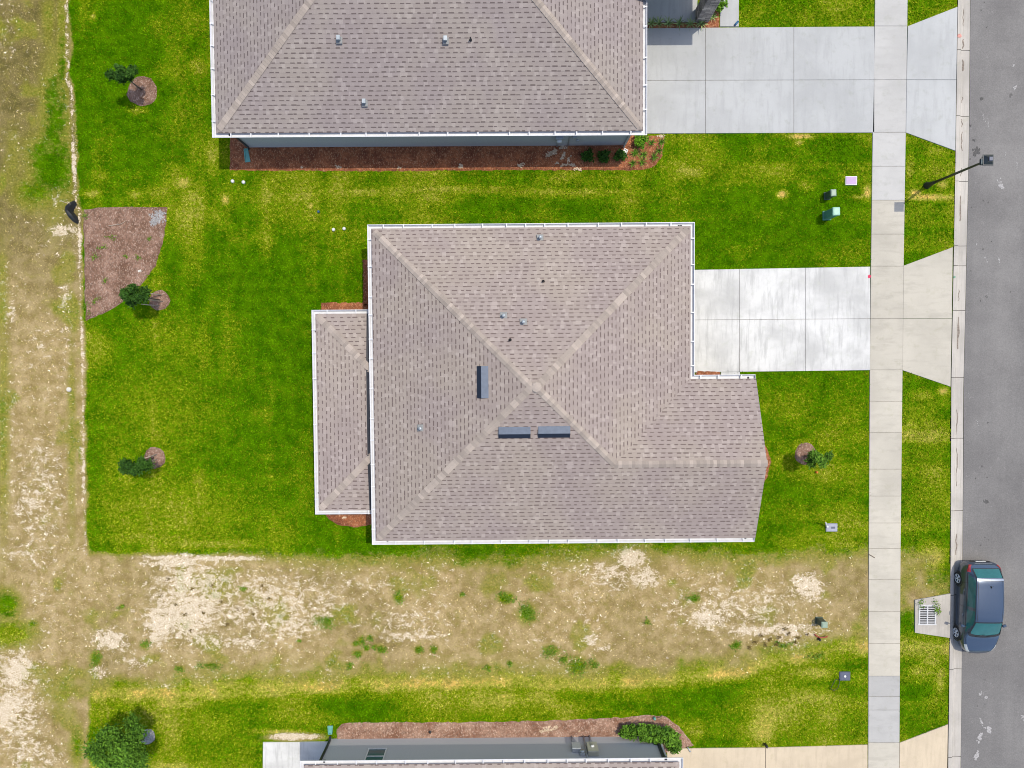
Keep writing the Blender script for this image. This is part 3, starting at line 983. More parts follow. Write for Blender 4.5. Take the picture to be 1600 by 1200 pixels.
# survey paint spots on the concrete
def spot(name, px, py, r, mat, z=TOP + .004, label=None):
    mb = MB()
    vs = flake(px, py, r, r, z, 14, .2)
    mb.add(vs, [tuple(range(13, -1, -1))])
    o = mb.build(name, mat)
    return tag(o, label, 'paint mark')


spot('paint_mark', 1358, 432, 2.7, M['pink_paint'], label='small bright pink paint dot on the white middle driveway near the sidewalk')
spot('paint_mark', 1498.5, 56, 3.4, M['rust_paint'], z=TOP + .006, label='faded red paint blot on the curb beside the grey north driveway')
spot('paint_mark', 1491, 433, 1.6, M['green_paint'], z=TOP + .006, label='tiny green paint dot on the curb at the middle driveway')

# ------------------------------------------------------------------ mulch beds
def bed(px_poly, mat, z=0.02, extra=(), name='mulch_bed', jitter=1.0):
    """A low mound of mulch with a ragged edge."""
    pts = []
    n = len(px_poly)
    for i in range(n):
        a, b = px_poly[i], px_poly[(i + 1) % n]
        L = math.hypot(b[0] - a[0], b[1] - a[1])
        k = max(1, int(L / 5))
        for j in range(k):
            t = j / k
            pts.append((a[0] + (b[0] - a[0]) * t + random.uniform(-jitter, jitter), a[1] + (b[1] - a[1]) * t + random.uniform(-jitter, jitter)))
    poly = [tuple(P(x, y)[:2]) for x, y in pts]
    area = sum(poly[i][0] * poly[(i + 1) % len(poly)][1] - poly[(i + 1) % len(poly)][0] * poly[i][1] for i in range(len(poly)))
    if area < 0: poly = poly[::-1]
    inn = offset_poly(poly, -.10)
    mb = MB()
    m = len(poly)
    vs = [(p[0], p[1], -.03) for p in poly] + [(p[0], p[1], z + .012) for p in inn]
    fs = [(i, (i + 1) % m, m + (i + 1) % m, m + i) for i in range(m)] + [tuple(range(m, 2 * m))]
    mb.add(vs, fs, 0)
    for (x, y, rx, ry, mi) in extra:
        n2 = 8
        for _ in range(int(6 + rx * ry * .9)):
            r = random.uniform(.5, 1.5) * (1 if rx * ry > 6 else .7)
            mb.add(flake(x + random.gauss(0, .42) * rx, y + random.gauss(0, .42) * ry, r * 1.2, r, z + .018 + .006 * random.random(), n2, .4, random.uniform(0, 3)), [tuple(range(n2 - 1, -1, -1))], mi)
    o = mb.build(name, [mat, M['sandm'], M['ash']])
    return tag(o, kind='structure')


bed([(358, 200), (358, 267), (600, 268.5), (800, 266.5), (985, 267), (1010, 265), (1026, 257), (1036, 243), (1040, 212), (1012, 211), (985, 205)], M['mulch_red'],
    extra=[(862, 239, 8, 4, 1), (857, 243, 5, 3, 1), (868, 236, 4, 3, 1), (880, 229, 5, 2.5, 1), (876, 232, 4, 2, 1), (882, 241, 2, 5, 1), (888, 251, 2.5, 6, 1), (895, 258, 4, 4, 1), (880, 258, 5, 2.5, 1), (870, 255, 3, 2, 1), (902, 264, 6, 2.5, 1), (878, 246, 2.5, 3, 1), (892, 244, 1.3, 1, 1),
           (472, 262, 3, 2, 1), (529, 262, 4.5, 3, 1), (625, 263, 3, 2, 1), (720, 260, 5, 4, 1), (814, 259, 5, 4, 1), (1033, 213, 6, 3, 1), (398, 214, 4, 2, 1)])
for q in ():
    pass
bed([(129, 326), (180, 322), (262, 323), (260, 350), (254, 385), (243, 415), (228, 438), (205, 462), (180, 482), (155, 494), (133, 503), (131, 440)], M['mulch_brown'], extra=[(248, 340, 12, 11, 2), (241, 348, 8, 6, 2), (252, 333, 8, 5, 2)])
bed([(500, 472), (580, 472), (580, 500), (500, 500)], M['mulch_red'])
bed([(566, 405), (590, 405), (590, 480), (566, 480)], M['mulch_red'])
bed([(502, 795), (512, 812), (530, 822), (552, 825), (574, 823), (590, 815), (590, 795)], M['mulch_red'], extra=[(538, 808, 4, 2, 1)])
bed([(1086, 577), (1126, 577), (1126, 600), (1086, 600)], M['mulch_red'])
bed([(1120, 610), (1172, 620), (1184, 680), (1200, 700), (1206, 722), (1200, 746), (1184, 765), (1172, 820), (1120, 820)], M['mulch_red'])
bed([(523, 1170), (526, 1140), (534, 1131), (550, 1128), (700, 1128), (850, 1126), (965, 1121), (1010, 1117), (1040, 1119), (1062, 1135), (1085, 1165), (1040, 1178), (900, 1178)], M['mulch_pale'],
    extra=[(856, 1139, 9, 4, 1), (868, 1136, 6, 3, 1), (846, 1142, 5, 2, 1), (905, 1142, 1.5, 1, 1)])
bed([(1012, 34), (1090, 34), (1105, 30), (1125, 24), (1125, 44.5), (1000, 45.5), (1000, 34)], M['mulch_red'])
bed([(1108, -30), (1125.5, -30), (1125.5, 26), (1106, 30)], M['mulch_red'])

def ring(px, py, r, mat):
    bed([(px + r * math.cos(t) * (1 + .06 * math.sin(3 * t)), py + r * math.sin(t)) for t in np.linspace(0, 2 * math.pi, 14)[:-1]], mat, z=.05)


ring(222, 142, 24.5, M['mulch_brown']); ring(249, 469, 17, M['mulch_brown']); ring(241, 715, 17.5, M['mulch_brown']); ring(1259, 709, 18, M['mulch_brown']); ring(230, 1151, 13, M['ash'])

# ------------------------------------------------------------------ house building helpers
ZE = 2.8
PITCH = 0.4


class Frame:
    """Local axes of a house: x east, y north, origin on the ground."""
    def __init__(self, origin, ang):
        self.o = Vector((origin.x, origin.y, 0)); self.a = ang
        self.c, self.s = math.cos(ang), math.sin(ang)

    def L(self, px, py, z=0.0):
        p = P(px, py, z); dx, dy = p.x - self.o.x, p.y - self.o.y
        return Vector((dx * self.c + dy * self.s, -dx * self.s + dy * self.c, z))


def sweep(mb, pts, prof, closed=False, mi=0):
    """Sweep (outward, z) profile along a plan polyline; outward is to the left of travel."""
    n = len(pts)
    vs, fs = [], []
    for i in range(n):
        p = Vector(pts[i][:2])
        def nrm(a, b):
            d = Vector(b[:2]) - Vector(a[:2]); d.normalize(); return Vector((-d.y, d.x))
        if closed:
            n1, n2 = nrm(pts[i - 1], pts[i]), nrm(pts[i], pts[(i + 1) % n])
        else:
            n1 = nrm(pts[i - 1], pts[i]) if i > 0 else nrm(pts[i], pts[i + 1])
            n2 = nrm(pts[i], pts[i + 1]) if i < n - 1 else n1
        m = (n1 + n2) / max(0.3, 1 + n1.dot(n2))
        for (o, z) in prof:
            q = p + m * o
            vs.append((q.x, q.y, z))
    k = len(prof)
    for i in range(n if closed else n - 1):
        j = (i + 1) % n
        for a in range(k - 1):
            fs.append((i * k + a, j * k + a, j * k + a + 1, i * k + a + 1))
    mb.add(vs, fs, mi)


def gutter(parent, pts, ze, hang=1.05, outlets=()):
    mb = MB()
    w = .215
    sweep(mb, pts, [(-.02, ze + .005), (-.02, ze - .125), (w * .62, ze - .125), (w * .8, ze - .06), (w, ze - .03), (w, ze + .004), (w - .028, ze + .004), (w - .028, ze - .02)])
    for a, b in zip(pts[:-1], pts[1:]):
        a, b = Vector(a[:2]), Vector(b[:2])
        d = b - a; L = d.length; d.normalize(); nrm = Vector((-d.y, d.x))
        s = .5
        while s < L - .2:
            q = a + d * s + nrm * (w * .5 - .005)
            mb.box((q.x, q.y, ze + .008), (.05, w + .02, .014), math.atan2(d.y, d.x))
            s += hang * random.uniform(.75, 1.3)
    for (x, y) in outlets:
        mb.lathe((x, y, ze - .121), [(.05, 0), (.05, .004)], 10, mi=1)
    # end caps on open runs
    for e, o_ in ((0, 1), (-1, -2)):
        a, b = Vector(pts[e][:2]), Vector(pts[o_][:2])
        d = (b - a).normalized()
        nrm = Vector((-d.y, d.x)) * (1 if e == 0 else -1)
        q = a + nrm * (w * .42) - d * .004
        mb.box((q.x, q.y, ze - .06), (.01, w * .85, .12), math.atan2(d.y, d.x))
    return mb.build('gutter', [M['gutter_in'], M['black']], parent)


def caps(mb, A, B, drop, width=.30, step=.145):
    """Overlapping ridge or hip shingles from the low end A to the high end B."""
    A, B = Vector(A), Vector(B)
    d = B - A; L = d.length
    dp = Vector((d.x, d.y)); dp.normalize(); nrm = Vector((-dp.y, dp.x, 0))
    n = int(L / step)
    h = width / 2
    shade = .5
    for i in range(n):
        a = A + d * (i / n); b = A + d * min(1.0, (i + 1.25) / n)
        r = random.random()
        shade = random.choice([.25, .35, .5, .5, .62, .75]) if r < .8 else (.98 if r < .92 else .2)
        vs = []
        for q, lift in ((a, .036), (b, .022)):
            for s in (-1, -.35, 0, .35, 1):
                o = nrm * (h * s)
                vs.append((q.x + o.x, q.y + o.y, q.z + lift - drop * abs(h * s) + .006 * (1 - abs(s))))
        fs = [(k, k + 1, 5 + k + 1, 5 + k) for k in range(4)]
        # thickness at the butt end
        b0 = len(vs)
        for k in range(5):
            x, y, z = vs[k]; vs.append((x, y, z - .016))
        fs += [(k + 1, k, b0 + k, b0 + k + 1) for k in range(4)]
        mb.add(vs, fs, 0, False, shade)


def slope_box(mb, p, down, prof, half, mis):
    """Extrude a (downslope, height) profile sideways on a roof slope. p = centre of the upslope edge."""
    p = Vector(p); down = Vector((down[0], down[1]))
    d3 = Vector((down.x, down.y, -PITCH)).normalized()
    side = Vector((-down.y, down.x, 0))
    nn = side.cross(d3); nn = nn if nn.z > 0 else -nn
    vs, fs = [], []
    m = len(prof)
    for sgn in (-1, 1):
        for s, h in prof:
            vs.append(p + d3 * s + nn * h + side * (half * sgn))
    base = len(mb.v)
    for i in range(m - 1):
        mb.add([vs[i], vs[i + 1], vs[m + i + 1], vs[m + i]], [(0, 1, 2, 3)], mis[i])
    mb.add(vs[:m], [tuple(range(m))], mis[-1]); mb.add(vs[m:], [tuple(range(m - 1, -1, -1))], mis[-1])


def pipe_cap(parent, p, kind):
    mb = MB()
    x, y, z = p
    if kind == 'cap':
        mb.box((x, y, z + .03), (.30, .30, .03), 0, 1, bev=.01)
        mb.lathe((x, y, z), [(.065, 0), (.052, .16), (.052, .24), (.078, .24), (.082, .27), (.06, .30), (.0, .31)], 14, 0)
        return mb.build('vent_cap', [M['galv'], M['lead']], parent)
    if kind == 'hood':
        mb.box((x, y, z + .03), (.26, .34, .03), 0, 1, bev=.01)
        mb.box((x, y + .02, z + .14), (.14, .17, .22), 0, 0, bev=.03)
        mb.box((x, y, z + .26), (.16, .20, .03), 0, 0, bev=.012)
        return mb.build('vent_cap', [M['galv'], M['lead']], parent)
    mb.lathe((x, y, z), [(.07, 0), (.06, .025), (.034, .04), (.03, .24), (.022, .24), (.02, .15)], 12, 0)
    return mb.build('vent_pipe', [M['black']], parent)


def window(parent, c, w, h, ang, mat=None):
    """Window on a wall; ang = direction of its outward normal."""
    mb = MB()
    t = ang - math.pi / 2
    dx, dy = math.cos(t), math.sin(t); nx_, ny_ = math.cos(ang), math.sin(ang)
    fr = .06
    def bar(u, z, su, sz, dep=.06):
        mb.box((c[0] + dx * u + nx_ * .01, c[1] + dy * u + ny_ * .01, c[2] + z), (su, dep, sz), t)
    bar(0, h / 2 - fr / 2, w, fr); bar(0, -h / 2 + fr / 2, w, fr, .085)
    bar(-w / 2 + fr / 2, 0, fr, h - 2 * fr); bar(w / 2 - fr / 2, 0, fr, h - 2 * fr); bar(0, 0, w - 2 * fr, .05, .05)
    o = mb.build('window', [M['white_paint']], parent)
    mb = MB()
    mb.box((c[0] + nx_ * .004, c[1] + ny_ * .004, c[2]), (w - 2 * fr, .012, h - 2 * fr), t)
    mb.build('pane', [M['pane']], o)
    return o


def wall_mesh(parent, poly, z1, mat, gables=()):
    mb = MB()
    mb.slab(poly, -.05, z1, 0)
    for tri in gables:      # (p, q, apex) at wall top, plus thickness
        (a, b, c_), th = tri
        vs = [a, b, c_] + [(p[0] - th[0], p[1] - th[1], p[2]) for p in (a, b, c_)]
        mb.add(vs, [(0, 1, 2), (5, 4, 3), (0, 3, 4, 1), (1, 4, 5, 2), (2, 5, 3, 0)])
    return mb.build('wall', [mat], parent)


def roof_shell(parent, faces, eaves, mat, name='roof', thick=.035):
    """faces: lists of 3-D points (top side). eaves: polyline edges that get a visible butt edge."""
    mb = MB()
    for f in faces:
        mb.add(f, [tuple(range(len(f)))])
    for a, b in eaves:
        mb.add([a, b, (b[0], b[1], b[2] - thick), (a[0], a[1], a[2] - thick)], [(3, 2, 1, 0)])
    return mb.build(name, [mat], parent, uv=True)


def fascia(parent, pts, ze, depth, closed=False):
    mb = MB()
    sweep(mb, pts, [(-.03, ze), (-.03, ze - .17), (-depth, ze - .17)], closed)
    return mb.build('fascia', [M['soffit']], parent)


def downspout(parent, path, mat, w=.07):
    mb = MB()
    mb.tube(path, w * .62, 4, 0)
    for f in mb.sm: pass
    mb.sm = [False] * len(mb.sm)
    return mb.build('downspout', [mat], parent)


# ------------------------------------------------------------------ the main house
NW, NE, SWc = P(575.5, 351, ZE), P(1084.5, 347, ZE), P(580, 850, ZE)
ang = math.atan2(NE.y - NW.y, NE.x - NW.x)
f1 = Frame(NW.lerp(NE, .5) + (SWc - NW) * .5, ang)
house = empty('house', f1.o, ang, 'middle house with a tan pyramid roof carrying three dark slot vents', 'house')
G = .18
x0, x1 = f1.L(577.5, 600, ZE).x + G, f1.L(1085, 600, ZE).x - G
y0, y1 = f1.L(800, 849.5, ZE).y + G, f1.L(800, 349.2, ZE).y - G
xw = f1.L(1180, 800, ZE).x
yN = f1.L(1130, 585.5, ZE).y - G
half = min(x1 - x0, y1 - y0) / 2
zp = ZE + .03 + PITCH * half
zr0 = ZE + .03
e = zr0
h2 = (yN - y0) / 2
yr, zr = y0 + h2, e + PITCH * h2
if (x1 - x0) >= (y1 - y0):
    pkW, pkE = (x0 + half, y0 + half, zp), (x1 - half, y0 + half, zp)
else:
    pkW = pkE = ((x0 + x1) / 2, (y0 + y1) / 2, zp)
SWp, NWp, NEp, VB = (x0, y0, e), (x0, y1, e), (x1, y1, e), (x1, yN, e)
RS = (x1 - h2, yr, zr)
WE, WN, WS = (xw, yr, zr), (xw, yN, e), (xw, y0, e)
roof = roof_shell(house, [[SWp, WS, WE, RS, pkE, pkW] if pkE != pkW else [SWp, WS, WE, RS, pkE], [VB, NEp, pkE, RS], [VB, RS, WE, WN], ([NEp, NWp, pkW, pkE] if pkE != pkW else [NEp, NWp, pkW]), [NWp, SWp, pkW]],
                  [(SWp, WS), (WS, WE), (WE, WN), (WN, VB), (VB, NEp), (NEp, NWp), (NWp, SWp)], M['shingle'])
mb = MB()
ins = .12
def along(a, b, t): return Vector(a).lerp(Vector(b), t)
for a, b in ((NWp, pkW), (NEp, pkE), (SWp, pkW)):
    caps(mb, along(a, b, .02), b, PITCH / 1.414)
caps(mb, RS, pkE, PITCH / 1.414)
caps(mb, (xw + .02, yr, zr), RS, PITCH)
mb.lathe((pkE[0], pkE[1], pkE[2] - .03), [(.24, .0), (.2, .05), (.08, .085), (0, .09)], 8, 0, smooth=False, tint=.8)
mb.build('ridge_cap', [M['cap']], roof)
# off-ridge slot vents
def slot(px0, py0, px1, py1, down):
    zc = 5.0
    for _ in range(4):
        c = f1.L((px0 + px1) / 2, (py0 + py1) / 2, zc)
        zc = e + PITCH * ((c.x - x0) if down[0] < 0 else (c.y - y0)) + .06
    a, b = f1.L(px0, py0, zc), f1.L(px1, py1, zc)
    wx, wy = abs(b.x - a.x), abs(b.y - a.y)
    half_w = (wy if down[0] else wx) / 2
    dep = (wx if down[0] else wy)
    up = (c.x - down[0] * dep / 2, c.y - down[1] * dep / 2)
    zz = e + PITCH * ((up[0] - x0) if down[0] < 0 else (up[1] - y0))
    mb = MB()
    dl = dep * 1.077
    slope_box(mb, (up[0], up[1], zz), down, [(-.03, .004), (0, .03), (dl * .50, .13), (dl * .97, .045), (dl * 1.02, .004)], half_w, [0, 0, 1, 1, 1])
    return mb.build('roof_vent', [M['vent'], M['vent_dark']], roof)
slot(745, 572, 762.5, 622, (-1, 0)); slot(779, 668, 829, 685, (0, -1)); slot(841, 667, 891, 684, (0, -1))
def on_roof(px, py, fr, fn):
    z = 3.6
    for _ in range(5):
        p = fr.L(px, py, z); z = fn(p) + .15
    return (p.x, p.y, z - .15)
fN = lambda p: e + PITCH * (y1 - p.y)
fW = lambda p: e + PITCH * (p.x - x0)
for (px, py, fn, kind) in [(844, 371, fN, 'cap'), (787, 493, fN, 'cap'), (818, 503, fN, 'cap'), (657, 669, fW, 'cap'), (849, 439, fN, 'pipe'), (797, 531, fN, 'pipe')]:
    pipe_cap(roof, on_roof(px, py, f1, fn), kind)
gl = [(xw, y0), (x0, y0), (x0, y1), (x1, y1), (x1, yN), (xw, yN)]
# outward is left of travel: heading west along the south eave
gp = [(xw - .02, y0 + .035), (x0 + .035, y0 + .035), (x0 + .035, y1 - .035), (x1 - .035, y1 - .035), (x1 - .035, yN - .035), (xw - .02, yN - .035)]
gutter(house, gp, ZE, outlets=[(x0 + .5, y1 + .03), (x1 - .5, y1 + .03), (xw - .4, y0 - .03), (x0 + .5, y0 - .03), (xw - .3, yN + .03), (x1 - 0.4, y1 + .03)])
OV = .45
gpoly = [(p[0], p[1]) for p in gp]
fascia(house, gp, ZE, OV)
# rake boards on the gable
mb = MB()
for (ya, yb) in ((y0, yr), (yN, yr)):
    a, b = Vector((xw - .04, ya, e - .045)), Vector((xw - .04, yb, zr - .045))
    d = b - a
    vs = []
    for q in (a, b):
        for ox, oz in ((0, 0), (.03, 0), (.03, -.16), (0, -.16)):
            vs.append((q.x + ox, q.y, q.z + oz))
    mb.add(vs, [(0, 1, 5, 4), (1, 2, 6, 5), (2, 3, 7, 6), (3, 0, 4, 7), (3, 2, 1, 0), (4, 5, 6, 7)])
mb.build('rake_board', [M['white_paint']], house)
wx0, wx1, wy0, wy1, wyN, wxw = x0 + OV, x1 - OV, y0 + OV, y1 - OV, yN - OV, xw - OV + .05
zt = ZE - .14
wall_mesh(house, [(wx0, wy0), (wxw, wy0), (wxw, wyN), (wx1, wyN), (wx1, wy1), (wx0, wy1)], zt, M['stucco_warm'],
          gables=[(((wxw, wy0, zt), (wxw, wyN, zt), (wxw, (wy0 + wyN) / 2, zr - .12)), (.15, 0))])
# garage door under the east eave
gy = (f1.L(1060, 500, 0).y)
mb = MB()
for k in range(4):
    mb.box((wx1 + .02, gy, .27 + .53 * k), (.04, 4.85, .515), 0, 0, bev=.008)
gd = mb.build('garage_door', [M['white_paint']], house)
window(house, (wxw, (wy0 + wyN) / 2, 1.45), 1.8, 1.5, 0)
window(house, (wx0 + 9.5, wy0, 1.5), .95, 1.3, -math.pi / 2)
window(house, (wx0 + 4.0, wy0, 1.5), .95, 1.3, -math.pi / 2)
window(house, (wx0 + 3.0, wy1, 1.5), .95, 1.3, math.pi / 2)
window(house, (wx0, wy1 - 2.2, 1.5), 1.2, 1.3, math.pi)
mb = MB(); mb.box((wx1 + 1.3, wyN + .02, 1.05), (.95, .04, 2.08), 0, 0, bev=.01)
dr = mb.build('door', [M['wood']], house)
mb = MB(); mb.lathe((wx1 + 1.65, wyN + .045, 1.0), [(.03, 0), (.03, .04), (.0, .05)], 10, 0, 'y'); mb.build('handle', [M['black_metal']], dr)
# lanai roof on the west side, tucked under the main gutter
ZL, PL = 2.12, .12
lx0, ly1, ly0 = f1.L(489.5, 640, ZL).x + G, f1.L(530, 484, ZL).y - G, f1.L(530, 803.5, ZL).y + G
lxe = x0 + .18
run = lxe - lx0
zl = ZL + .03
lp = [(lx0, ly0, zl), (lx0, ly1, zl), (lxe, ly1, zl), (lxe, ly0, zl)]
ltN, ltS = (lxe, ly1 - run, zl + PL * run), (lxe, ly0 + run, zl + PL * run)
lroof = roof_shell(house, [[lp[1], lp[0], ltS, ltN], [lp[2], lp[1], ltN], [lp[0], lp[3], ltS]], [(lp[1], lp[0]), (lp[2], lp[1]), (lp[0], lp[3])], M['shingle'], 'lanai_roof')
for a, b in ((lp[1], ltN), (lp[0], ltS)):
    mb = MB()
    caps(mb, along(a, b, .03), along(a, b, .97), PL / 1.414)
    mb.build('ridge_cap', [M['cap']], lroof)
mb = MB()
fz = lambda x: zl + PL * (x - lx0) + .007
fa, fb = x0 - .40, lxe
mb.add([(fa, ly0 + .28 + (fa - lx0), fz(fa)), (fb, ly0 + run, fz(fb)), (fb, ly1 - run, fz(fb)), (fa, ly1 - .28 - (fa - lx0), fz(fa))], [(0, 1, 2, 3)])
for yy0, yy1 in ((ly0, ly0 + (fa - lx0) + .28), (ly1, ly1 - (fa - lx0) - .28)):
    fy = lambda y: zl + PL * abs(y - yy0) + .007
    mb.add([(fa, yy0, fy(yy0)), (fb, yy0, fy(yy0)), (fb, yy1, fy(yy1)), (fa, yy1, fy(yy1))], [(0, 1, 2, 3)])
mb.build('shadow_strip', [M['black_metal']], lroof)  # black strip paints the shade under the main gutter onto the lanai roof
lg = [(lxe - .14, ly0 + .035), (lx0 + .035, ly0 + .035), (lx0 + .035, ly1 - .035), (lxe - .14, ly1 - .035)]
gutter(house, lg, ZL, outlets=[(lx0 - .03, ly1 - .8), (lx0 - .03, ly0 + .8)])
fascia(house, lg, ZL, .35)
for yy in (ly0 + .55, (ly0 + ly1) / 2, ly1 - .55):
    mb = MB(); mb.box((lx0 + .5, yy, 1.06), (.28, .28, 2.1), 0, 0, bev=.02); mb.box((lx0 + .5, yy, .1), (.36, .36, .14), 0, 0, bev=.01)
    mb.build('column', [M['stucco_warm']], house)
mb = MB()
for k in range(3): mb.box((wx0 - .02, (ly0 + ly1) / 2 - 1.25 + 1.25 * k, 1.05), (.05, 1.2, 2.05), 0, 0, bev=.01)
mb.build('sliding_door', [M['pane']], house)
mb = MB(); mb.box((lxe - .05, (ly0 + ly1) / 2, 2.0), (.1, ly1 - ly0 - .3, .16), 0, 0); mb.build('beam', [M['soffit']], house)

# ------------------------------------------------------------------ the northern neighbour
SW2, SE2 = P(331.5, 215, ZE), P(1011, 211, ZE)
ang2 = math.atan2(SE2.y - SW2.y, SE2.x - SW2.x)
f2 = Frame(SW2.lerp(SE2, .5), ang2)
nb = empty('house', f2.o, ang2, 'house at the top edge with a long hip roof above a dark mulch bed', 'house')
ax0, ax1 = f2.L(331.5, 215, ZE).x + G, f2.L(1011, 211, ZE).x - G
ay0 = G
ay1 = ay0 + 16.0
hh = 8.0
pa, pb, pc, pd = (ax0, ay0, e), (ax1, ay0, e), (ax1, ay1, e), (ax0, ay1, e)
rw, re_ = (ax0 + hh, ay0 + hh, e + PITCH * hh), (ax1 - hh, ay0 + hh, e + PITCH * hh)
roof2 = roof_shell(nb, [[pa, pb, re_, rw], [pb, pc, re_], [pc, pd, rw, re_], [pd, pa, rw]], [(pa, pb), (pb, pc), (pc, pd), (pd, pa)], M['shingle2'])
mb = MB()
for a, b in ((pa, rw), (pb, re_), (pc, re_), (pd, rw)): caps(mb, along(a, b, .02), b, PITCH / 1.414)
caps(mb, rw, re_, PITCH)
mb.build('ridge_cap', [M['cap']], roof2)
fS2 = lambda p: e + PITCH * (p.y - ay0)
for (px, py, kind) in [(529, 60, 'hood'), (696, 61, 'hood'), (569, 159, 'hood'), (735, 60, 'pipe')]:
    pipe_cap(roof2, on_roof(px, py, f2, fS2), kind)
g2 = [(ax1 - .035, ay0 + 12.6), (ax1 - .035, ay0 + .035), (ax0 + .035, ay0 + .035), (ax0 + .035, ay1 - .035), (ax1 - .035, ay1 - .035)]
g2 = [(ax1 - .035, ay1 - .035), (ax0 + .035, ay1 - .035), (ax0 + .035, ay0 + .035), (ax1 - .035, ay0 + .035), (ax1 - .035, ay1 - 3)]
g2 = g2[::-1]
gutter(nb, g2, ZE, hang=1.1, outlets=[(ax0 + .55, ay0 - .03), (ax1 - .5, ay0 - .03)])
fascia(nb, g2, ZE, .19)
OV2 = .20
wall_mesh(nb, [(ax0 + .42, ay0 + OV2), (ax1 - .32, ay0 + OV2), (ax1 - .32, ay1 - OV2), (ax0 + .42, ay1 - OV2)], ZE - .14, M['stucco'])
wS = ay0 + OV2
# meters and boxes on the south wall
def wall_box(parent, name, x, z, sx, sz, mat, dep=.12, y=None, side=-1):
    mb = MB(); mb.box((x, y + side * dep / 2, z), (sx, dep, sz), 0, 0, bev=.015)
    return mb.build(name, [mat], parent)
xm = f2.L(871, 229).x
o = wall_box(nb, 'electric_meter', xm, 1.25, .36, .55, M['grey_box'], .14, wS)
mb = MB(); mb.lathe((xm, wS - .14, 1.35), [(.13, 0), (.13, -.06), (.11, -.11), (0, -.12)], 16, 0, 'y'); mb.build('dial', [M['white_paint']], o)
mb = MB(); mb.tube([(xm - .02, wS - .04, .02), (xm - .02, wS - .04, 1.0)], .025, 8); mb.build('conduit', [M['grey_box']], nb)
xb_ = f2.L(890, 229).x
wall_box(nb, 'junction_box', xb_ + .12, 1.45, .22, .3, M['grey_box'], .1, wS)
wall_box(nb, 'junction_box', xb_ + .3, .95, .14, .16, M['grey_box'], .08, wS)
mb = MB(); mb.tube([(xb_ - .1, wS - .03, .02), (xb_ - .1, wS - .03, 2.4)], .022, 8); mb.build('conduit', [M['grey_box']], nb)
mb = MB(); mb.tube([(xb_ + .2, wS - .02, 1.6), (xb_ + .55, wS - .02, 1.9), (xb_ + .8, wS - .02, 2.2)], .012, 6); mb.build('cable', [M['black']], nb)
wall_box(nb, 'junction_box', xb_ + .82, 2.2, .26, .14, M['white_paint'], .12, wS)
dx_ = ax0 + .37
downspout(nb, [(ax0 + .55, ay0 - .02, ZE - .12), (ax0 + .55, ay0 - .02, ZE - .25), (dx_ + .12, wS - .06, ZE - .55), (dx_ + .12, wS - .06, .3), (dx_ + .1, wS - .12, .12)], M['black_metal'])
downspout(nb, [(ax1 - .5, ay0 - .02, ZE - .12), (ax1 - .5, ay0 - .02, ZE - .25), (ax1 - .42, wS - .06, ZE - .55), (ax1 - .42, wS - .06, .3), (ax1 - .42, wS - .12, .12)], M['grey_box'])
window(nb, (ax0 + 6, ay1 - OV2, 1.5), 1.2, 1.3, math.pi / 2)
window(nb, (ax0 + .42, ay0 + 6, 1.5), 1.2, 1.3, math.pi)
# front porch wing, mostly beyond the photo's edge
cz = 3.05
pcn = f2.L(1141, -3, cz)
px1, py0_ = pcn.x, pcn.y
pwx0 = ax1 - 2.2
hp = 2.8
Q = [(pwx0, py0_, cz), (px1, py0_, cz), (px1, py0_ + 2 * hp, cz), (pwx0, py0_ + 2 * hp, cz)]
R0, R1 = (pwx0, py0_ + hp, cz + PITCH * hp), (px1 - hp, py0_ + hp, cz + PITCH * hp)
roof_shell(nb, [[Q[0], Q[1], R1, R0], [Q[1], Q[2], R1], [Q[2], Q[3], R0, R1]], [(Q[0], Q[1]), (Q[1], Q[2]), (Q[2], Q[3])], M['shingle2'], 'porch_roof')
fascia(nb, [Q[0], Q[1], Q[2], Q[3]][::-1], cz, .6)
# soffit closing the porch roof
mb = MB(); mb.add([(q[0], q[1], cz - .13) for q in Q], [(3, 2, 1, 0)]); mb.build('porch_ceiling', [M['soffit']], nb)
sc = f2.L(1096.5, 25)
mb = MB(); mb.box((sc.x, sc.y, 1.45), (.62, .62, 2.95), 0, 0)
mb.build('stone_column', [M['stone']], nb)

# ------------------------------------------------------------------ the southern neighbour
NW3, NE3 = P(468.5, 1189, ZE), P(1067.5, 1184, ZE)
ang3 = math.atan2(NE3.y - NW3.y, NE3.x - NW3.x)
f3 = Frame(NW3.lerp(NE3, .5), ang3)
sb = empty('house', f3.o, ang3, 'house cut by the bottom edge showing a grey wall with one window', 'house')
bx0, bx1 = f3.L(468.5, 1189, ZE).x + G, f3.L(1067.5, 1184, ZE).x - G
by1 = -G
by0 = by1 - 15.0
hb = 7.5
pa, pb, pc, pd = (bx0, by0, e), (bx1, by0, e), (bx1, by1, e), (bx0, by1, e)
rw, re_ = (bx0 + hb, by0 + hb, e + PITCH * hb), (bx1 - hb, by0 + hb, e + PITCH * hb)
roof3 = roof_shell(sb, [[pa, pb, re_, rw], [pb, pc, re_], [pc, pd, rw, re_], [pd, pa, rw]], [(pa, pb), (pb, pc), (pc, pd), (pd, pa)], M['shingle'])
mb = MB()
for a, b in ((pa, rw), (pb, re_), (pc, re_), (pd, rw)): caps(mb, along(a, b, .035), b, PITCH / 1.414)
caps(mb, rw, re_, PITCH)
mb.build('ridge_cap', [M['cap']], roof3)
g3 = [(bx1 - .035, by0 + 1), (bx1 - .035, by1 - .035), (bx0 + .035, by1 - .035), (bx0 + .035, by0 + 1)][::-1]
gutter(sb, g3, ZE, hang=1.05)
fascia(sb, g3, ZE, .30)
wN = by1 + G - .50
wL, wR = f3.L(515.5, 1152).x, f3.L(1030, 1151).x
wall_mesh(sb, [(wL, by0 + .45), (wR, by0 + .45), (wR, wN), (wL, wN)], ZE - .14, M['stucco'])
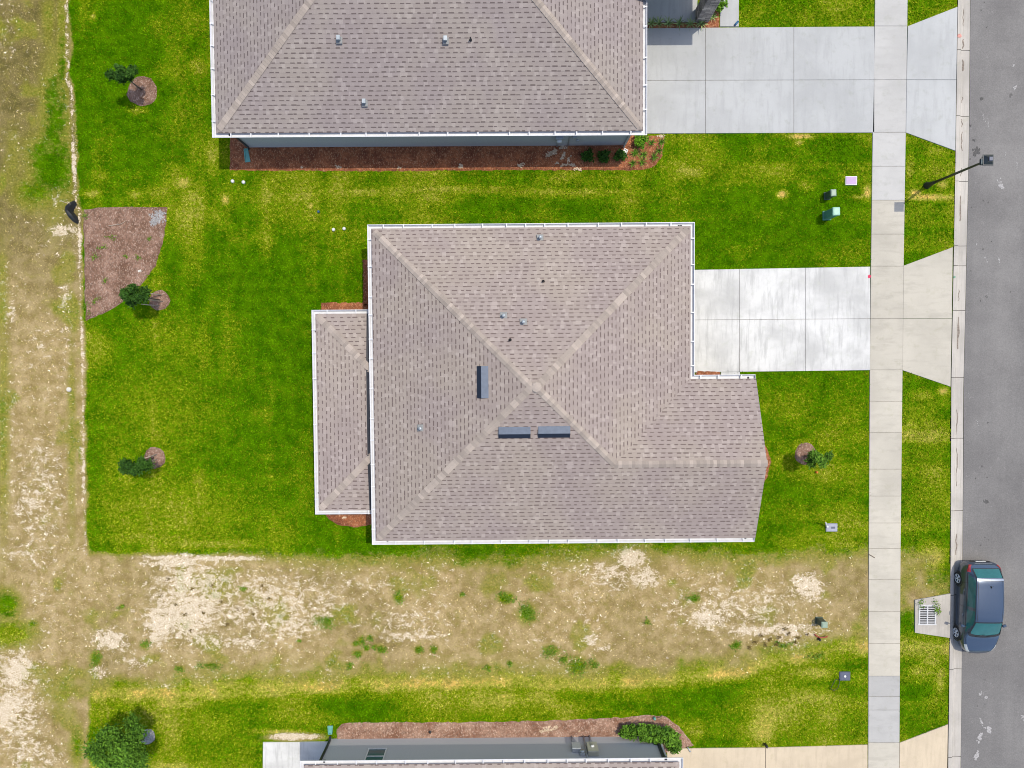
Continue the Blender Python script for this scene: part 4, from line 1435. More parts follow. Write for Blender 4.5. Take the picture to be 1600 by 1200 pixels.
xw_ = f3.L(596, 1152).x
window(sb, (xw_, wN, 1.62), .92, 1.35, math.pi / 2)
xe = f3.L(897, 1151).x
o = wall_box(sb, 'disconnect_box', xe, 1.15, .42, .55, M['grey_box'], .22, wN, 1)
mb = MB(); mb.tube([(xe - .12, wN + .05, .0), (xe - .12, wN + .05, .9)], .03, 8); mb.build('conduit', [M['grey_box']], sb)
xe2 = f3.L(921, 1151).x
o = wall_box(sb, 'electric_panel', xe2, 1.35, .5, .85, M['cream_box'], .26, wN, 1)
mb = MB(); mb.lathe((xe2, wN + .26, 1.35), [(.09, 0), (.09, .03), (.07, .07), (0, .08)], 14, 0, 'y'); mb.build('dial', [M['white_paint']], o)
mb = MB(); mb.tube([(xe2 - .3, wN + .05, 0), (xe2 - .3, wN + .05, 2.55)], .035, 8); mb.build('conduit', [M['grey_box']], sb)
mb = MB(); mb.tube([(xe2, wN + .06, 0), (xe2, wN + .06, 1.0)], .04, 8); mb.build('conduit', [M['grey_box']], sb)
xe3 = f3.L(905, 1151).x
o = wall_box(sb, 'electric_meter', xe3, 1.6, .26, .3, M['grey_box'], .12, wN, 1)
mb = MB(); mb.lathe((xe3, wN + .12, 1.6), [(.115, 0), (.115, .05), (.09, .1), (0, .11)], 14, 0, 'y'); mb.build('dial', [M['galv']], o)
mb = MB(); mb.lathe((xe3 + .1, wN, 2.2), [(.05, 0), (.05, .1), (0, .11)], 10, 0, 'y'); mb.build('wall_light', [M['white_paint']], sb)
dl_ = f3.L(517, 1150)
downspout(sb, [(bx0 + .9, by1 + .06, ZE - .12), (bx0 + .9, by1 + .06, ZE - .22), (wL + .06, wN + .05, ZE - .5), (wL + .06, wN + .05, .3), (wL + .06, wN + .16, .10)], M['black_metal'], .10)
downspout(sb, [(wR - .25, by1 + .06, ZE - .12), (wR - .25, by1 + .06, ZE - .22), (wR - .2, wN + .05, ZE - .5), (wR - .2, wN + .05, .3), (wR - .2, wN + .16, .10)], M['black_metal'], .14)
mb = MB(); mb.box((wL + .35, wN + .01, .45), (0.01, 0.01, .01)); 

# ------------------------------------------------------------------ splash blocks
def splash(px, py, rot, mat, label, s=1.0, ls=1.0):
    """Open-ended trough: floor and three low rims, flared at the outlet."""
    p = P(px, py)
    mb = MB()
    w0, w1, L = .11 * s, .155 * s, .46 * s * ls
    prof = [(-L / 2, w0), (L / 2, w1)]
    vs = [(-w0, -L / 2, 0), (w0, -L / 2, 0), (w1, L / 2, 0), (-w1, L / 2, 0), (-w0, -L / 2, .11), (w0, -L / 2, .11), (w1, L / 2, .05), (-w1, L / 2, .05)]
    vs += [(-w0 + .03, -L / 2 + .03, .11), (w0 - .03, -L / 2 + .03, .11), (w1 - .03, L / 2, .05), (-w1 + .03, L / 2, .05), (-w0 + .035, -L / 2 + .035, .05), (w0 - .035, -L / 2 + .035, .05), (w1 - .035, L / 2, .02), (-w1 + .035, L / 2, .02)]
    fs = [(0, 1, 5, 4), (1, 2, 6, 5), (3, 0, 4, 7), (4, 5, 9, 8), (5, 6, 10, 9), (7, 4, 8, 11), (8, 9, 13, 12), (9, 10, 14, 13), (11, 8, 12, 15), (12, 13, 14, 15), (2, 3, 15, 14), (2, 14, 10, 6), (3, 7, 11, 15), (3, 2, 1, 0)]
    mb.add(vs, fs)
    o = mb.build('splash_block', [mat])
    o.location = (p.x, p.y, .02); o.rotation_euler = (0, 0, rot)
    return tag(o, label, 'splash block', 'splash blocks under the downspouts')


splash(386.5, 243.5, math.pi + .12, M['teal'], 'teal splash block lying on dark mulch at the west end of the north house', .85, 1.6)
splash(516.5, 1139.5, 0.02, M['teal'], 'teal splash block on the lawn at the west corner of the south house', .85)
splash(975, 240, math.pi - .5, M['pvc'], 'white splash block beside dark shrubs at the east end of the north mulch bed', .9)

# ------------------------------------------------------------------ street lamp
lb = P(1448, 290)
lamp = empty('street_lamp', (lb.x, lb.y, 0), 0, 'black post-top street lamp on the grass verge, its lantern reaching over the road', 'street lamp')
mb = MB()
mb.lathe((0, 0, 0), [(.17, -.05), (.17, .06), (.13, .16), (.11, .30), (.075, .62), (.068, .7)], 12, 0)
mb.lathe((0, 0, 0), [(.066, .6), (.055, 2.4), (.048, 3.95), (.075, 3.97), (.075, 4.02), (.04, 4.05)], 12, 0)
mb.build('post', [M['black_metal']], lamp)
mb = MB()
mb.box((0, 0, 4.08), (.26, .26, .06), 0, 0, bev=.015)
for sx in (-1, 1):
    for sy in (-1, 1):
        mb.tube([(sx * .12, sy * .12, 4.1), (sx * .18, sy * .18, 4.40)], .014, 6, 0)
mb.box((0, 0, 4.42), (.46, .46, .035), 0, 0, bev=.012)
mb.box((0, 0, 4.49), (.40, .40, .12), 0, 0, taper=.45)
mb.build('lantern', [M['lamp_cap']], lamp)
mb = MB(); mb.box((.015, .01, 4.58), (.17, .17, .06), 0, 0, bev=.015); mb.build('photocell', [M['slate_lid']], lamp)
mb = MB(); mb.box((0, 0, 4.25), (.20, .20, .26), 0, 0, taper=1.45); mb.build('glass', [M['white_paint']], lamp)

# ------------------------------------------------------------------ utility boxes in the lawns
def pedestal(px, py, w, d, h, rot, body, lid, label, shape='square'):
    p = P(px, py)
    root = empty('utility_pedestal', (p.x, p.y, 0), rot, label, 'utility box', 'utility pedestals in the lawns')
    mb = MB(); mb.box((0, 0, h / 2 - .03), (w, d, h - .02), 0, 0, taper=.94, bev=.03)
    mb.box((0, 0, .02), (w * 1.18, d * 1.18, .08), 0, 0, bev=.02)
    mb.build('body', [body], root)
    mb = MB(); mb.box((0, 0, h + .005), (w * 1.06, d * 1.06, .07), 0, 0, taper=.93, bev=.025)
    mb.box((0, 0, h + .045), (w * .72, d * .72, .02), 0, 0, bev=.008)
    mb.build('lid', [lid], root)
    return root


pedestal(1291.5, 337, .34, .38, 1.02, 0.03, M['green_box'], M['green_lid'], 'tall teal-green utility pedestal in the bright lawn north of the middle driveway')
pedestal(1292, 306.5, .26, .32, .70, 0.05, M['green_dark'], M['green_grey'], 'smaller grey-green utility pedestal between the lilac lid and the teal pedestal')
pedestal(1279.5, 969, .30, .30, .62, 0.0, M['green_dark'], M['green_grey'], 'grey-green utility pedestal standing in the dry vacant lot')


def lid(name, px, py, w, d, mat, label, cat, rim=None, dot=None):
    p = P(px, py)
    root = empty(name, (p.x, p.y, 0), 0.0, label, cat)
    mb = MB(); mb.box((0, 0, .0), (w + .06, d + .06, .10), 0, 0, bev=.015); mb.build('rim', [rim or mat], root)
    mb = MB(); mb.box((0, 0, .052), (w, d, .02), 0, 0, bev=.008); mb.build('cover', [mat], root)
    if dot:
        mb = MB(); mb.lathe((dot[0], dot[1], .06), [(.06, 0), (.06, .012), (.045, .018)], 12, 0); mb.build('cap', [M['pvc']], root)
    return root


lid('meter_box', 1329.5, 282.5, .50, .36, M['purple'], 'lilac flush meter box lid with a white rim in the north lawn', 'meter box', rim=M['pvc'])
r_ = lid('meter_box', 1299, 824, .50, .34, M['grey_lid'], 'grey flush meter box lid beside a white riser pipe in the front lawn', 'meter box')
mb = MB(); mb.box((.06, 0, .066), (.2, .1, .01), 0, 0, bev=.003); mb.build('reader', [M['slate_lid']], r_)
lid('meter_box', 1319.5, 1056, .48, .38, M['slate_lid'], 'dark slate meter box lid with a white cap in the south lawn', 'meter box', dot=(.0, .0))
# riser pipe beside the grey lid
a = P(1291, 822)
mb = MB(); mb.tube([(a.x, a.y, .0), (a.x - .30, a.y + .32, .62)], .03, 8); mb.tube([(a.x, a.y, .02), (a.x, a.y, .16)], .05, 10)
tag(mb.build('riser_pipe', [M['pvc']]), 'thin white pipe leaning out of the lawn beside the grey meter lid', 'pipe')
# loop of black wire by the slate lid
q = [(1310, 1062), (1304, 1060), (1299, 1067), (1297, 1075), (1302, 1078), (1307, 1073), (1310, 1066), (1311, 1060)]
mb = MB(); mb.tube([(P(*k).x, P(*k).y, .05 + .10 * math.sin(i * .9) ** 2) for i, k in enumerate(q)], .014, 6)
tag(mb.build('wire', [M['black']]), 'loop of black wire lying on grass beside the slate meter lid', 'wire')
q = [(1272, 990), (1275, 993), (1280, 995), (1289, 994), (1291, 992)]
mb = MB(); mb.tube([(P(*k).x, P(*k).y, .06 + .02 * i) for i, k in enumerate(q)], .028, 7)
tag(mb.build('hose', [M['red_plastic']]), 'short bent red hose lying on the dry lot near the pedestal', 'hose')
mb = MB(); p = P(1279, 998); mb.lathe((p.x, p.y, 0), [(.07, 0), (.06, .16), (.05, .2), (0, .22)], 10)
tag(mb.build('valve', [M['black']]), 'small black valve sticking out of dry ground under the red hose', 'valve')

# small caps, markers and bits
def post_cap(px, py, r, h, mat, name, label, cat, group=None):
    p = P(px, py); mb = MB()
    mb.lathe((p.x, p.y, 0), [(r, -.02), (r, h * .7), (r * .8, h), (0, h * 1.05)], 12)
    return tag(mb.build(name, [mat]), label, cat, group)


for (x, y) in ((364, 283.5), (381, 285)):
    post_cap(x, y, .085, .10, M['pvc'], 'cleanout_cap', 'white drain cap in the grass just below the west end of the north mulch bed', 'drain cap', 'pair of drain caps below the north bed')
for (x, y) in ((521.5, 359), (538, 357.5)):
    post_cap(x, y, .08, .10, M['pvc'], 'cleanout_cap', "white drain cap in the grass left of the middle house's top corner", 'drain cap', 'pair of drain caps left of the middle roof')
post_cap(498, 331, .06, .10, M['blue_plastic'], 'sprinkler', 'tiny blue sprinkler head in the grass above the white drain caps', 'sprinkler')
post_cap(672, 1143, .075, .10, M['black'], 'irrigation_valve', 'round black valve in the south mulch bed above the window', 'valve')
post_cap(982, 1136, .09, .10, M['black'], 'irrigation_valve', 'round black valve in the south mulch bed just left of the hedge', 'valve')
post_cap(1195, 1162, .07, .34, M['black_metal'], 'drive_marker', 'small black marker at the grass edge of the beige south driveway', 'marker')
post_cap(1275, 737.5, .055, .16, M['orange'], 'marker_flag', 'small orange marker in the front lawn below the young tree', 'marker')
p = P(108.5, 608.5)
mb = MB(); mb.lathe((p.x, p.y, 0), [(.10, -.03), (.12, .05), (.09, .11), (0, .13)], 9, smooth=False)
tag(mb.build('stone', [M['stonem']]), 'pale stone lying on the dry ground left of the lot line', 'stone')
p = P(1150, 37.5)
mb = MB(); mb.tube([(p.x - .08, p.y - .09, .08), (p.x + .08, p.y + .09, .08)], .05, 8)
tag(mb.build('rolled_newspaper', [M['blue_plastic']]), 'small blue wrapped roll lying on the walkway of the north house', 'newspaper')
mb = MB()
q = [(171, 353), (176, 352.5), (183, 351), (189, 350.5), (194, 348), (197, 345.5)]
mb.tube([(P(*k).x, P(*k).y, .06) for k in q], .025, 6, r1=.012)
tag(mb.build('stick', [M['wood']]), 'pale bent stick lying on the corner mulch bed', 'stick')
p = P(219, 423.5)
mb = MB(); mb.box((p.x, p.y, .05), (.16, .10, .06), .3, 0, bev=.02)
tag(mb.build('stone', [M['stonem']]), 'small pale stone on the right side of the corner mulch bed', 'stone')
q = [(1357, 866), (1361, 868), (1366, 871)]
mb = MB(); mb.tube([(P(*k).x, P(*k).y, .05) for k in q], .018, 6)
tag(mb.build('stick', [M['bark']]), 'dark twig lying across the west edge of the sidewalk', 'stick')
# crumpled silt fence
pts = [(115, 314), (110, 319), (106, 326), (105, 331), (109, 339), (114, 345), (119, 349)]
mb = MB(); vs, fs = [], []
hs = [.02, .30, .42, .38, .34, .22, .02]
for i, (x, y) in enumerate(pts):
    a = P(x, y); wd = (1.5, 5.5, 6.5, 5, 7, 5, 1.5)[i] / 32
    for j in range(5):
        t = j / 4 - .5
        vs.append((a.x + .03 + wd * 2 * (t + .35) * 1.0 + random.uniform(-.02, .02), a.y + random.uniform(-.04, .04), max(.01, hs[i] * (1 - (2 * t) ** 2) + random.uniform(-.04, .04))))
for i in range(len(pts) - 1):
    for j in range(4):
        fs.append((i * 5 + j, i * 5 + j + 1, (i + 1) * 5 + j + 1, (i + 1) * 5 + j))
mb.add(vs, fs)
a, b = P(104, 317), P(116, 321)
mb.tube([(a.x, a.y, .35), (b.x, b.y, .30)], .015, 5, 1)
tag(mb.build('silt_fence', [M['silt'], M['wood']]), 'crumpled black silt fence cloth at the corner of the mulch bed on the lot line', 'silt fence')

# ------------------------------------------------------------------ storm drain
dp = P(1447.5, 959)
drain = empty('storm_drain', (dp.x, dp.y, 0), 0, 'concrete storm drain with a slotted metal grate in the verge beside the car', 'storm drain')
def dl(px, py): q = P(px, py); return (q.x - dp.x, q.y - dp.y)
mb = MB()
outer = [dl(1429, 937), dl(1484, 927), dl(1483, 996), dl(1429, 988)]
inner = [dl(1434.5, 944), dl(1462, 944), dl(1462, 976), dl(1434.5, 976)]
vs = [(x, y, .055) for x, y in outer] + [(x, y, .055) for x, y in inner] + [(x, y, -.1) for x, y in outer] + [(x, y, -.12) for x, y in inner]
fs = [(0, 4, 7, 3), (0, 1, 5, 4), (1, 2, 6, 5), (2, 3, 7, 6)]
fs += [(i, 8 + i, 8 + (i + 1) % 4, (i + 1) % 4) for i in range(4)] + [(4 + i, 4 + (i + 1) % 4, 12 + (i + 1) % 4, 12 + i) for i in range(4)]
mb.add(vs, fs, 0, False, .5)
mb.add([(x, y, .008) for x, y in inner], [(3, 2, 1, 0)], 1)
mb.build('apron', [M['curb'], M['pit']], drain)
mb = MB()
ix0, ix1 = inner[0][0], inner[1][0]; iy0, iy1 = inner[2][1], inner[0][1]
for (cx, cy, sx, sy) in [((ix0 + ix1) / 2, iy0 + .035, ix1 - ix0 + .04, .07), ((ix0 + ix1) / 2, iy1 - .035, ix1 - ix0 + .04, .07), (ix0 + .035, (iy0 + iy1) / 2, .07, iy1 - iy0 - .14), (ix1 - .035, (iy0 + iy1) / 2, .07, iy1 - iy0 - .14), ((ix0 + ix1) / 2, (iy0 + iy1) / 2, .06, iy1 - iy0 - .14)]:
    mb.box((cx, cy, .05), (sx, sy, .05))
n = 10
for k in range(n):
    y = iy0 + .07 + (iy1 - iy0 - .14) * (k + .5) / n
    for s in (0, 1):
        xa = ix0 + .07 if s == 0 else (ix0 + ix1) / 2 + .03
        xb2 = (ix0 + ix1) / 2 - .03 if s == 0 else ix1 - .07
        mb.box(((xa + xb2) / 2, y, .045), (xb2 - xa, .036, .04))
mb.build('grate', [M['grate']], drain)

# ------------------------------------------------------------------ leaves and plants
def leaf_mesh(name, pts, size, mat, parent=None, flat=.5, tints=None, aspect=.45, rng=RNG):
    """Each leaf is a folded diamond of two triangles pairs."""
    n = len(pts)
    d = rng.normal(size=(n, 3)); d[:, 2] *= flat; d /= np.linalg.norm(d, axis=1)[:, None]
    up = rng.normal(size=(n, 3)) * .6; up[:, 2] += 1.0
    s = np.cross(d, up); s /= np.linalg.norm(s, axis=1)[:, None]
    L = size * rng.uniform(.6, 1.3, n)[:, None]
    a = pts - d * L * .5; b = pts + d * L * .5
    nn = np.cross(s, d)
    l = pts + s * L * aspect * .5 - nn * L * .08; r = pts - s * L * aspect * .5 - nn * L * .08
    Vx = np.stack([a, r, b, l], 1).reshape(-1, 3)
    i = np.arange(n) * 4
    Fx = np.concatenate([np.stack([i, i + 1, i + 2], 1), np.stack([i, i + 2, i + 3], 1)])
    t = rng.random(n) if tints is None else tints
    return fast_mesh(name, Vx, Fx, mat, parent, {'tint': ('FACE', np.concatenate([t, t]))})


def clumps(n, centers, radii, rng=RNG, hollow=.35):
    k = len(centers)
    w = np.array(radii) ** 2; w = w / w.sum()
    ci = rng.choice(k, n, p=w)
    v = rng.normal(size=(n, 3)); v /= np.linalg.norm(v, axis=1)[:, None]
    r = (hollow + (1 - hollow) * rng.random(n) ** .6) * (1 + .22 * rng.normal(size=n)).clip(.4, 1.5)
    pts = np.array(centers)[ci] + v * r[:, None] * np.array(radii)[ci][:, None] * np.array([1, 1, .8])
    return pts, ci


def young_tree(px, py, cpx, cpy, hgt, crown, rad, nleaf, mat, label, stakes=True, squash=(1, 1), spread=None):
    """Trunk at (px,py); the crown centre is seen at (cpx,cpy) at height hgt."""
    b = P(px, py); c = P(cpx, cpy, hgt)
    root = empty('young_tree', (b.x, b.y, 0), 0, label, 'tree', 'young trees in the lawns')
    off = Vector((c.x - b.x, c.y - b.y, 0))
    mb = MB()
    mb.tube([(0, 0, 0), (off.x * .15, off.y * .15, hgt * .3), (off.x * .5, off.y * .5, hgt * .65), (off.x * .9, off.y * .9, hgt * .95)], .04, 8, r1=.018)
    rng = np.random.default_rng(int(px * 7 + py))
    cs, rs = [], []
    for k in range(crown):
        t = 2 * math.pi * k / crown + rng.uniform(-.4, .4)
        d = rng.uniform(.25, .95) * rad
        z = hgt + rng.uniform(-.55, .6) * rad * 1.15
        cc = (off.x + d * math.cos(t) * squash[0], off.y + d * math.sin(t) * squash[1], z)
        cs.append(cc); rs.append(rad * rng.uniform(.3, .48))
        mb.tube([(off.x * .6, off.y * .6, hgt * .62), ((off.x * .6 + cc[0]) / 2, (off.y * .6 + cc[1]) / 2, (hgt * .62 + cc[2]) / 2 + .05), cc], .016, 5, r1=.006)
    mb.build('trunk', [M['bark']], root)
    pts, ci = clumps(nleaf, cs, rs, rng, .1)
    ti = np.clip(rng.random(nleaf) * .7 + (rng.random(crown) * .4)[ci], 0, 1)
    leaf_mesh('crown', pts, .15, mat, root, .6, ti, .42, rng)
    return root


young_tree(222, 141, 190, 115, 1.95, 10, .54, 2600, M['leaf_dark'], 'young dark-leaved tree leaning over a round mulch ring in the top left lawn', squash=(1.1, .7))
young_tree(250, 469, 211, 461, 2.2, 10, .54, 3000, M['leaf_dark'], 'young staked tree beside the corner mulch bed', squash=(1.1, .65))
young_tree(241, 715, 210, 729, 2.1, 10, .58, 2600, M['leaf_dark'], 'young staked tree over a round mulch ring alone in the lower left lawn', squash=(1.25, .6))
young_tree(1257, 712, 1280, 717, 1.7, 10, .55, 1900, M['leaf_mid'], 'young tree with light-tipped leaves in the front lawn near the sidewalk', squash=(1.1, .55))
young_tree(226, 1153, 189, 1168, 2.1, 22, 1.12, 15000, M['leaf_mid'], 'largest bushy green tree by a grey mulch ring in the bottom left corner', squash=(1.05, .85))


def stake(px, py, tx, ty, label, grp):
    a = P(px, py)
    mb = MB()
    mb.tube([(0, 0, -.05), (tx, ty, .85)], .028, 6, r1=.022)
    o = mb.build('tree_stake', [M['wood']])
    o.location = (a.x, a.y, .04)
    return tag(o, label, 'stake', grp)


for (x, y) in ((254, 461), (256, 471), (249, 478)):
    stake(x, y, -.42, .02, 'thin pale stake leaning against the young tree beside the corner mulch bed', 'stakes of the tree beside the corner bed')
for (x, y) in ((247, 709), (247, 717), (244, 724)):
    stake(x, y, -.40, -.16, 'thin pale stake leaning against the young tree alone in the lower left lawn', 'stakes of the lower left tree')


def shrub(name, px, py, r, h, n, mat, label, cat='shrub', group=None, size=.11, sx=1.0):
    b = P(px, py)
    rng = np.random.default_rng(int(px * 3 + py * 11))
    root = empty(name, (b.x, b.y, 0), 0, label, cat, group)
    cs, rs = [], []
    k = 9
    for i in range(k):
        t = 2 * math.pi * i / k + rng.uniform(-.3, .3); d = rng.uniform(.15, .7) * r
        cs.append((d * math.cos(t) * sx, d * math.sin(t), h * rng.uniform(.4, .78))); rs.append(min(r, h) * rng.uniform(.32, .48))
    pts, ci = clumps(n, cs, rs, rng, .3)
    pts[:, 2] = np.abs(pts[:, 2])
    ti = np.clip(rng.random(n) * .75 + (rng.random(k) * .4)[ci], 0, 1)
    leaf_mesh('foliage', pts, size, mat, root, .7, ti, .5, rng)
    mb = MB()
    for i in range(5):
        mb.tube([(0, 0, 0), (cs[i][0] * .5, cs[i][1] * .5, cs[i][2] * .55), cs[i]], .014, 5, r1=.006)
    mb.build('stem', [M['bark']], root)
    return root


def strap_plant(px, py, r, n, mat, label, cat='plant', group=None, w=.045, arch=.6):
    b = P(px, py)
    rng = np.random.default_rng(int(px * 5 + py * 3))
    mb = MB()
    for i in range(n):
        t = 2 * math.pi * i / n * 2.4 + rng.uniform(-.3, .3); L = r * rng.uniform(.7, 1.15)
        up = rng.uniform(.5, 1.0) * L * arch * 1.5
        dx, dy = math.cos(t), math.sin(t)
        vs = []
        for k in range(5):
            s = k / 4
            z = .03 + up * math.sin(s * 2.3) * .8
            ww = w * (1 - s) ** .7 * .5 + .002
            vs += [(dx * L * s - dy * ww, dy * L * s + dx * ww, z), (dx * L * s + dy * ww, dy * L * s - dx * ww, z)]
        mb.add(vs, [(2 * k, 2 * k + 1, 2 * k + 3, 2 * k + 2) for k in range(4)], 0, False, float(rng.random()))
    o = mb.build('strap_leaf_plant' if cat == 'plant' else 'grass_tuft', [mat])
    o.location = (b.x, b.y, .02)
    return tag(o, label, cat, group)


# northern bed
for (x, y, s) in ((917, 247, 1), (942, 247, .95), (969, 246, .95)):
    shrub('shrub', x, y, .36 * s, .6, 420, M['leaf_dark'], {917: 'dark glossy shrub nearest the spilled sand in the north mulch bed', 942: 'dark shrub between two others in the north mulch bed', 969: 'dark shrub touching the white splash block in the north mulch bed'}[x], group='dark shrubs along the north wall', size=.15)
shrub('shrub', 999, 224, .42, .6, 900, M['leaf_bright'], "bright green round shrub at the corner of the north house's roof", size=.10)
for (x, y) in ((1017, 225), (1032, 223.5), (1029, 237), (991, 241), (1005, 243), (1021, 247), (988, 257), (1002, 255)):
    strap_plant(x, y, .27, 22, M['leaf_mid'], 'small dark grassy plant set in the orange mulch at the corner of the north house', 'grass plant', 'small plants in the orange mulch corner', w=.03)
for i, (x, y) in enumerate(((1016, 39), (1028, 38), (1043, 39), (1060, 39), (1077, 39), (1094, 39.5))):
    strap_plant(x, y, .36, 16, M['leaf_strap'], 'spiky pale-edged plant in the narrow planter strip between porch floor and north driveway', 'plant', 'spiky plants in the porch planter', w=.05)
shrub('shrub', 1118, 14, .40, .8, 700, M['leaf_bright'], 'bright lime shrub between the stone column and the walkway', size=.13)
strap_plant(1112, 28, .3, 18, M['leaf_strap'], 'spiky plant in orange mulch at the foot of the stone column')
# southern hedge
for i, (x, y, r, h, lb_) in enumerate([(981, 1136, .46, .8, 'clipped hedge shrub at the west end of the south hedge'), (1003, 1136, .52, .9, 'second hedge shrub from the west end of the south hedge'), (1025, 1137, .52, .9, 'hedge shrub in the middle beside the small teal sprinkler'), (1044, 1145, .48, .85, 'hedge shrub where the south hedge bends round the corner'), (1052, 1158, .44, .75, 'lowest round shrub at the driveway end of the south hedge')]):
    shrub('hedge_shrub', x, y, r, h, 1100, M['leaf_mid'], lb_, 'shrub', 'shrubs of the south hedge', size=.17)
post_cap(1022, 1121, .07, .2, M['teal'], 'sprinkler', 'small teal sprinkler head at the upper edge of the south hedge', 'sprinkler')
mb = MB(); a, b = P(1027, 1120), P(1033, 1113)
mb.tube([(a.x, a.y, .05), ((a.x + b.x) / 2, (a.y + b.y) / 2 + .03, .3), (b.x, b.y, .25)], .02, 6)
tag(mb.build('hose', [M['black']]), 'short black hose end sticking out above the south hedge', 'hose')
p = P(1076, 1170)
mb = MB(); mb.tube([(p.x - .07, p.y + .1, .03), (p.x + .07, p.y - .1, .10)], .035, 7)
tag(mb.build('pipe_end', [M['galv']]), 'small grey pipe end lying at the hedge foot on the south driveway corner', 'pipe')
# weeds in the dry lot
k = 0
wv, wt = [], []
for (x, y, rx, ry) in WEED + [(131, 336, 4, 5), (147, 402, 5, 4), (160, 386, 6, 4), (176, 372, 5, 3), (215, 403, 4, 3), (150, 470, 4, 5), (136, 482, 5, 6), (198, 400, 3, 3), (232, 372, 3, 4), (165, 440, 3, 3)]:
    n = int(16 * rx * ry / 10) + 14
    lob = RNG.normal(size=(4, 2)) * .55; li = RNG.integers(0, 4, n)
    X, Y = x + rx * (lob[li, 0] + RNG.normal(size=n) * .42), y + ry * (lob[li, 1] + RNG.normal(size=n) * .42)
    wv.append(np.stack([X, Y, RNG.uniform(.02, .12, n)], 1))
wv = np.concatenate(wv)
pw = np.array([tuple(P(a, b, c)) for a, b, c in wv])
bt = []
for (x, y) in WEED_BROWN:
    n = 26
    bt.append(np.stack([x + RNG.normal(size=n) * 1.8, y + RNG.normal(size=n) * 1.5, RNG.uniform(.02, .10, n)], 1))
bt = np.concatenate(bt)
o = leaf_mesh('withered_weeds', np.array([tuple(P(a, b, c)) for a, b, c in bt]), .075, M['leaf_brown'], None, .5)
tag(o, 'small withered brown weed tufts dotted over the pale sand', 'weeds', kind='stuff')
o = leaf_mesh('weeds', pw, .085, M['leaf_weed'], None, .5)
tag(o, 'green weed clumps spread over the dry vacant lot', 'weeds', kind='stuff')
# weeds round the grate
for i, (x, y, n, lb_) in enumerate(((1437, 943, 60, 'small weed at the upper left corner of the storm drain grate'), (1463, 952, 110, 'larger green weed at the right side of the storm drain grate'), (1461, 942, 40, 'brownish weed at the upper right corner of the storm drain grate'))):
    pts = RNG.normal(size=(n, 3)) * np.array([.09, .12, .04]) + np.array([0, 0, .12])
    o = leaf_mesh('weed', pts, .08, M['leaf_weed'], None, .5)
    q = P(x, y); o.location = (q.x, q.y, 0)
    tag(o, lb_, 'weed', 'weeds round the storm drain')

# ------------------------------------------------------------------ lawn blades (uncountable)
NB = 430000
bx_ = RNG.uniform(-25.6, 25.6, NB); by_ = RNG.uniform(-20.6, 18.4, NB)
mx, my = to_px(bx_, by_)
L_, Y_, S_, T_ = masks(mx, my)
keep = RNG.random(NB) < np.clip((L_ - .25) * 1.6, .10, 1.0)
# keep clear of paved and built-over areas
def inside(x, y, poly):
    n = len(poly); c = np.zeros(len(x), bool); j = n - 1
    for i in range(n):
        xi, yi = poly[i]; xj, yj = poly[j]
        t = ((yi > y) != (yj > y)) & (x < (xj - xi) * (y - yi) / (yj - yi + 1e-12) + xi)
        c ^= t; j = i
    return c
swl = np.interp(my, [0, 210, 400, 580, 860, 1200], SW_L[1:7]); swr = np.interp(my, [0, 210, 400, 580, 860, 1200], SW_R[1:7])
keep &= ~((mx > swl - 1.0) & (mx < swr + 1.0))
keep &= mx < np.interp(my, EDGE_Y, CURB_L) - 1.0
for poly in [[(1040, 421), (1362, 415.5), (1362, 579.5), (1040, 582.5)], [(1408, 415), (1490, 384.5), (1490, 606), (1408, 579)], [(940, 43), (1368, 40.5), (1368, 208.5), (940, 210)], [(1412, 41.5), (1500, 9), (1498, 238), (1412, 208)],
             [(1042, 1168), (1362, 1162), (1362, 1300), (1042, 1300)], [(1402, 1161), (1486, 1129), (1486, 1300), (1402, 1300)], [(1124, -60), (1156, -60), (1156, 43), (1124, 43)], [(410, 1146), (516, 1150), (516, 1300), (410, 1300)],
             [(357, -100), (357, 268), (1000, 267), (1030, 255), (1040, 240), (1041, 208), (1012, 210), (1123, 43), (1124, -100)], [(523, 1300), (523, 1145), (534, 1129), (850, 1125), (965, 1119), (1010, 1115), (1042, 1118), (1064, 1134), (1086, 1165), (1042, 1300)],
             [(129, 325), (262, 322), (260, 350), (254, 385), (243, 415), (228, 438), (205, 463), (180, 483), (155, 495), (132, 504)], [(502, 473), (568, 473), (568, 405), (1075, 400), (1075, 577), (1126, 578), (1170, 600), (1184, 680), (1202, 722), (1184, 765), (1165, 830), (590, 830), (574, 824), (530, 823), (502, 795)],
             [(1428, 936), (1490, 925), (1490, 998), (1428, 989)]]:
    keep &= ~inside(mx, my, poly)
for (x, y, r) in [(222, 142, 24.5), (249, 469, 17), (241, 715, 17.5), (1259, 709, 18), (230, 1151, 13), (1329.5, 282.5, 10), (1299, 824, 9), (1319.5, 1056, 9), (1292, 337, 6), (1292, 306, 5)]:
    keep &= (mx - x) ** 2 + (my - y) ** 2 > r * r
bx_, by_, L_, Y_, S_, T_ = [a[keep] for a in (bx_, by_, L_, Y_, S_, T_)]
n = len(bx_)
th = RNG.random(n) * 6.283
hgt = RNG.uniform(.02, .075, n) * np.where(L_ > .5, 1, .6)
wid = RNG.uniform(.014, .032, n)
ln = RNG.uniform(.04, .14, n)
root = np.stack([bx_, by_, np.full(n, -.012)], 1)
dirv = np.stack([np.cos(th), np.sin(th), np.zeros(n)], 1); sd = np.stack([-np.sin(th), np.cos(th), np.zeros(n)], 1)
tip = root + dirv * ln[:, None] + np.array([0, 0, 1.0]) * hgt[:, None]
V = np.stack([root - sd * wid[:, None], root + sd * wid[:, None], tip], 1).reshape(-1, 3)
Fc = np.arange(n * 3).reshape(-1, 3)
rep = lambda a: np.repeat(a, 3)
